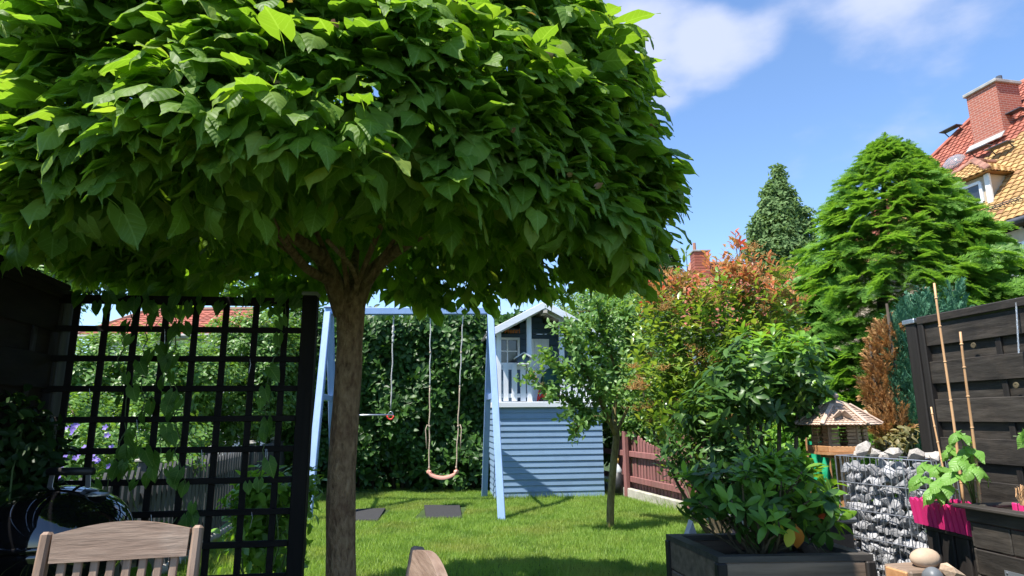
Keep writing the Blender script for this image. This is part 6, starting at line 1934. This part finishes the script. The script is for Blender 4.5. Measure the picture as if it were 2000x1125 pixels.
# rhododendron in the planter
def rhodo_bush():
    b = Vector((PLC.x, PLC.y, ZP - .1)); d = PLC.y
    t = thing('rhododendron_bush', 'low rhododendron with glossy leaves growing in the timber planter', 'shrub', (b.x, b.y, b.z))
    bl = [B(1400, 960, d, .20, .22, .13), B(1480, 950, d, .22, .25, .17), B(1550, 960, d - .05, .20, .22, .17), B(1590, 1000, d - .1, .14, .2, .12), B(1500, 1020, d - .15, .2, .15, .10), B(1370, 990, d, .12, .15, .07), B(1530, 900, d, .12, .15, .08), B(1460, 905, d, .10, .15, .07)]
    p, out = ellipsoid_shoots(bl, 135, .75)
    sx, sy, dd = screen(p)
    new = (RNG.random(len(p)) < np.clip((sx - 1350) / 140, .35, .92)) & (out[:, 2] > -.4)  # pale young growth; its share rising rightwards also imitates sunlight on that side
    foliage(t, T_LANCE, *whorls(p[~new], out[~new], 8, .95, .25, .8, (.075, .115), .006), 'rhodo_dark', 160)
    foliage(t, T_LANCE, *whorls(p[new], out[new], 7, .7, .6, .9, (.065, .105), .008), 'rhodo_new', 140, rest='young_foliage')
    stems(t, b, [Vector(q) for q in p[RNG.choice(len(p), 40, replace=False)]], .011, .004, bend=.06)
    q = P(1560, 1040, d - .25)
    for e, mt, s in ((P(1556, 1028, d - .25), 'orange_leaf', .11), (P(1545, 1030, d - .25), 'yellow_leaf', .10), (P(1532, 1038, d - .25), 'yellow_leaf', .07)):
        foliage(t, T_LANCE, [tuple(e)], [(.1 if mt == 'orange_leaf' else -.3, -.1, -1 if s > .08 else .2)], [(0, -1, .2)], [s], mt, 1, width=np.array([1.5]))
    f = P(1603, 1012, d - .1)
    foliage(t, T_PETAL, [tuple(f)] * 6, [(math.cos(a), -.5, math.sin(a)) for a in range(6)], [(0, -1, .3)] * 6, [.035] * 6, 'flower_orange', 6, part='petal')
leafmat('flower_orange', [(.75, .16, .06), (.8, .2, .08)], .2, (1.2, 1, .9))
rhodo_bush()

# bean plants in the pink box
def beans():
    for kk, (f0, label, tops) in enumerate(((.35, 'bean plant with broad bright leaves in the left half of the pink box', [(1800, 935, 3.2), (1835, 915, 3.15), (1830, 960, 3.1), (1860, 880, 3.2), (1845, 945, 3.05), (1810, 910, 3.3)]),
                                        (.85, 'bean plant climbing the right cane of the pink box', [(1905, 915, 2.95), (1880, 900, 3.0), (1895, 880, 3.0), (1870, 930, 3.0), (1875, 850, 3.0)]))):
        b = PKA.lerp(PKB, f0) + PKK * .5; b.z = PKZ - .03
        t = thing('bean_plant', label, 'plant', b, 0, 'bean plants in the pink box')
        Ps, Ts, Ns, Ss = [], [], [], []
        for (x, y, d) in tops:
            e = P(x, y, d)
            m_ = b.lerp(e, .5) + Vector((random.uniform(-.02, .02), 0, .02))
            MB().tube([b, m_, e], [.0035, .003, .002], 5).build('stem', 'stem_green', t, True, True)
            for j in range(5):
                a = j * 2.1 + random.random(); o_ = Vector((math.cos(a), math.sin(a) - .3, 0))
                Ps.append(e + o_ * .015); Ts.append(tuple(o_ + Vector((0, 0, -.55)))); Ns.append((o_.x * .3, -.5 + o_.y * .3, .8)); Ss.append(random.uniform(.04, .085))
        foliage(t, T_HEART, Ps, Ts, Ns, Ss, 'bean_leaf', 60)
        # twining tendril
        pts = []
        c0, c1 = b, P(1862 if kk == 0 else 1890, 850 if kk == 0 else 880, 3.1)
        for i in range(24):
            k = i / 23; q = c0.lerp(c1, k); pts.append(q + Vector((math.cos(i * .9), math.sin(i * .9), 0)) * .012)
        MB().tube(pts, .0018, 4).build('tendril', 'stem_green', t, True, True)
    q = P(2003, 855, 2.8)
    t = thing('leafy_shoot', 'single green leafy shoot poking in at the right edge', 'plant', (q.x + .05, q.y, zq - .05))
    MB().tube([(q.x + .05, q.y, zq - .05), (q.x + .04, q.y, q.z - .1), q], [.003, .003, .002], 5).build('stem', 'stem_green', t, True, True)
    foliage(t, T_HEART, [tuple(q)] * 3, [(-.5, 0, -.6), (-.2, -.3, .6), (.6, 0, -.3)], [(-.2, -1, .5)] * 3, [.06, .045, .06], 'bean_leaf', 3)
beans()

# ------------------------------------------------------------ conifers
def needle_finger(rr, L_=1.0, w=.17, n=44, bend=.2):
    """one shoot along +Y with needles each side and on top; unit length"""
    V = []; Fc = []; U = []
    for i in range(n):
        k = (i + .5) / n; y = k * L_; z = -bend * k * k
        s = 1 if i % 2 else -1
        for up in ((0.12,), ):
            l = w * (1 - .55 * max(0, k - .6) / .4) * rr.uniform(.85, 1.1)
            a = Vector((0, y, z)); th = rr.uniform(-.15, .6)
            e = a + Vector((s * l * math.cos(th), l * .55, l * math.sin(th) * .8))
            hw = .030
            o = len(V); V += [a + Vector((0, -hw, 0)), a + Vector((0, hw, 0)), e + Vector((0, hw * .6, 0)), e + Vector((0, -hw * .6, 0))]
            Fc.append((o, o + 1, o + 2, o + 3)); U += [(.5, .5)] * 4
    return V, Fc, U
def fir_frond(seed):
    rr = random.Random(seed); V = []; Fc = []; U = []
    for (y0, ang, l, dz) in ((0, 0, .95, 0), (.12, .75, .55, 0), (.12, -.75, .55, 0), (.36, .65, .48, 0), (.36, -.65, .48, 0), (.58, .6, .36, 0), (.58, -.6, .36, 0)):
        v, f, u = needle_finger(rr, 1.0, .16 / (l ** .5), int(58 * l), .22)
        a = ang + rr.uniform(-.12, .12); l *= rr.uniform(.85, 1.1); c, s = math.cos(a), math.sin(a); o = len(V); tz = rr.uniform(-.08, .05)
        for q in v:
            x, y, z = q.x * l, q.y * l, q.z * l
            V.append((x * c + y * s, y0 - x * s + y * c, z - .18 * y0 * y0 + tz * y))
        Fc += [tuple(i + o for i in g_) for g_ in f]; U += u
    return np.array(V), np.array(Fc), np.array(U)
def fir():
    d = 9.6
    c = P(1737, 700, d); top = P(1727, 268, d)
    t = thing('fir_tree', 'dense bright green fir tree behind the black fence', 'tree', (c.x, c.y, 0))
    H = top.z
    MB().tube([(c.x, c.y, 0), (c.x, c.y, H * .5), (top.x, c.y, H)], [.13, .08, .014], 10).build('trunk', 'bark_dark', t, True, True)
    Ps, Ts, Ns, Ss = [], [], [], []
    def rad(z):
        k = max(0.0, (H - z) / H)
        return .05 + 1.93 * min(1, k * 2.0) ** .74 + .25 * max(0, k - .5)
    nfr = 0
    for layer, (cnt, f0, f1) in enumerate(((2500, .88, 1.04), (1000, .62, .88), (900, .35, .72))):
        for i in range(cnt):
            k = random.random() ** (.62 if i % 3 else 1.1)
            z = H * (1 - k) * 1.0 + .12
            if z > H - .18: z = H - .18 - random.random() * .3
            th = random.uniform(0, 6.283)
            if layer == 0 and random.random() < .45: th = -math.pi / 2 + random.uniform(-1.7, 1.7)
            zq_ = round(z / .21) * .21 + random.gauss(0, .08)
            r = rad(zq_) * random.uniform(f0, f1) * (1 + .06 * math.sin(th * 5 + z * 2) + .05 * math.sin(th * 9 - z * 5))
            s = random.uniform(.36, .58) * (1 - .25 * (z / H)) * min(1, .45 + 2.2 * max(0, (H - z) / H))
            o_ = Vector((math.cos(th), math.sin(th), 0))
            rise = .25 + .9 * max(0, z / H - .7)
            p = Vector((c.x + (top.x - c.x) * z / H, c.y, zq_)) + o_ * max(0.0, r - s * .8)
            tp = o_ + Vector((random.gauss(0, .28), random.gauss(0, .28), rise + random.gauss(0, .16) - .32))
            Ps.append(p); Ts.append(tp); Ns.append((o_.x * 1.0 + random.gauss(0, .35), o_.y * 1.0 + random.gauss(0, .35), .7)); Ss.append(s)
    # leader and top whorl
    for a in range(7):
        o_ = Vector((math.cos(a * .9), math.sin(a * .9), .5 + .2 * (a % 2))); Ps.append(Vector((top.x, c.y, H - .28 - .03 * a))); Ts.append(o_); Ns.append((0, 0, 1)); Ss.append(.30)
    for a in range(3):
        o_ = Vector((math.cos(a * 2.1), math.sin(a * 2.1), .8)); Ps.append(Vector((top.x, c.y, H - .02))); Ts.append(o_); Ns.append((0, 0, 1)); Ss.append(.15)
    for px, py, s in ((1665, 330, .5), (1640, 365, .35), (1660, 395, .5), (1620, 460, .5), (1590, 520, .5), (1935, 520, .5), (1900, 470, .5), (1975, 540, .5), (1650, 345, .45)):
        q = P(px, py, d); o_ = Vector((1 if px > 1727 else -1, random.uniform(-.4, .2), .05)).normalized()
        Ps.append(q - o_ * s * .95); Ts.append(o_); Ns.append((0, 0, 1)); Ss.append(s)
        MB().tube([Vector((c.x, c.y, q.z - .1)), q - o_ * s * .5], [.012, .005], 5).build('bough', 'bark_dark', t, True)
    Ps = np.array([tuple(p) for p in Ps]); Ts = np.array([tuple(p) for p in Ts]); Ns = np.array([tuple(p) for p in Ns]); Ss = np.array(Ss)
    front = np.where(Ps[:, 1] < c.y - .1, 1, .2)
    foliage(t, [fir_frond(i) for i in range(5)], Ps, Ts, Ns, Ss, 'fir_needle', 300, part='frond', rest='needle_foliage', smooth=False, score=front)
fir()

def feather(seed):
    rr = random.Random(seed); V = []; Fc = []; U = []
    for i in range(26):
        k = i / 26; y = k; s = 1 if i % 2 else -1
        a = Vector((0, y, 0)); l = .30 * (1 - .6 * k); e = a + Vector((s * l * rr.uniform(.3, .8), l, rr.uniform(-.1, .16))); hw = .035
        d_ = (e - a).normalized().cross(Vector((0, 0, 1))).normalized() * hw
        o = len(V); V += [a - d_, a + d_, e + d_ * .4, e - d_ * .4]; Fc.append((o, o + 1, o + 2, o + 3)); U += [(.5, .5)] * 4
    return np.array([tuple(v) for v in V]), np.array(Fc), np.array(U)
FE = [feather(i) for i in range(4)]
def upright_conifer(name, label, blobs, n, size, mat, parts, base, lean=(0, 0, 1.3)):
    t = thing(name, label, 'conifer', (base.x, base.y, 0))
    zt = max(b[0][2] for b in blobs)
    MB().tube([(base.x, base.y, 0), (base.x, base.y, zt)], [.04, .01], 8).build('trunk', 'bark_dark', t, True, True)
    p, out = ellipsoid_shoots(blobs, n, .75)
    tip = unit(out * .55 + np.array(lean) + RNG.normal(size=(n, 3)) * .25)
    foliage(t, FE, p, tip, out + RNG.normal(size=(n, 3)) * .3, RNG.uniform(*size, n), mat, parts, part='spray', rest='foliage', smooth=False)
bb = P(1772, 900, 5.3)
upright_conifer('blue_juniper', 'blue-green upright juniper tucked behind the black fence post', [B(1780, 710, 5.3, .14, .15, .34), B(1782, 810, 5.3, .15, .15, .38), B(1795, 650, 5.4, .13, .14, .2), B(1830, 640, 5.5, .14, .12, .16), B(1812, 600, 5.5, .05, .05, .1), B(1866, 600, 5.5, .05, .05, .12), B(1850, 640, 5.5, .2, .12, .1)], 1300, (.10, .18), 'juniper_green', 120, bb)
bb = P(1728, 900, 5.4)
upright_conifer('dead_conifer', 'dried brown conifer beside the blue-green juniper', [B(1732, 700, 5.4, .10, .1, .25), B(1728, 780, 5.4, .11, .12, .35), B(1738, 665, 5.4, .08, .1, .12), B(1738, 830, 5.3, .15, .12, .15)], 620, (.08, .15), 'juniper_dead', 120, bb, (-.25, 0, .9))
shrub('variegated_shrub', 'low dull gold shrub at the foot of the dried conifer', 'shrub', [B(1740, 865, 5.0, .12, .12, .09), B(1765, 850, 5.1, .10, .12, .09)], 80, 6, (.04, .065), 'gold_leaf', T_OVAL, parts=60) if 'gold_leaf' in MATS else None
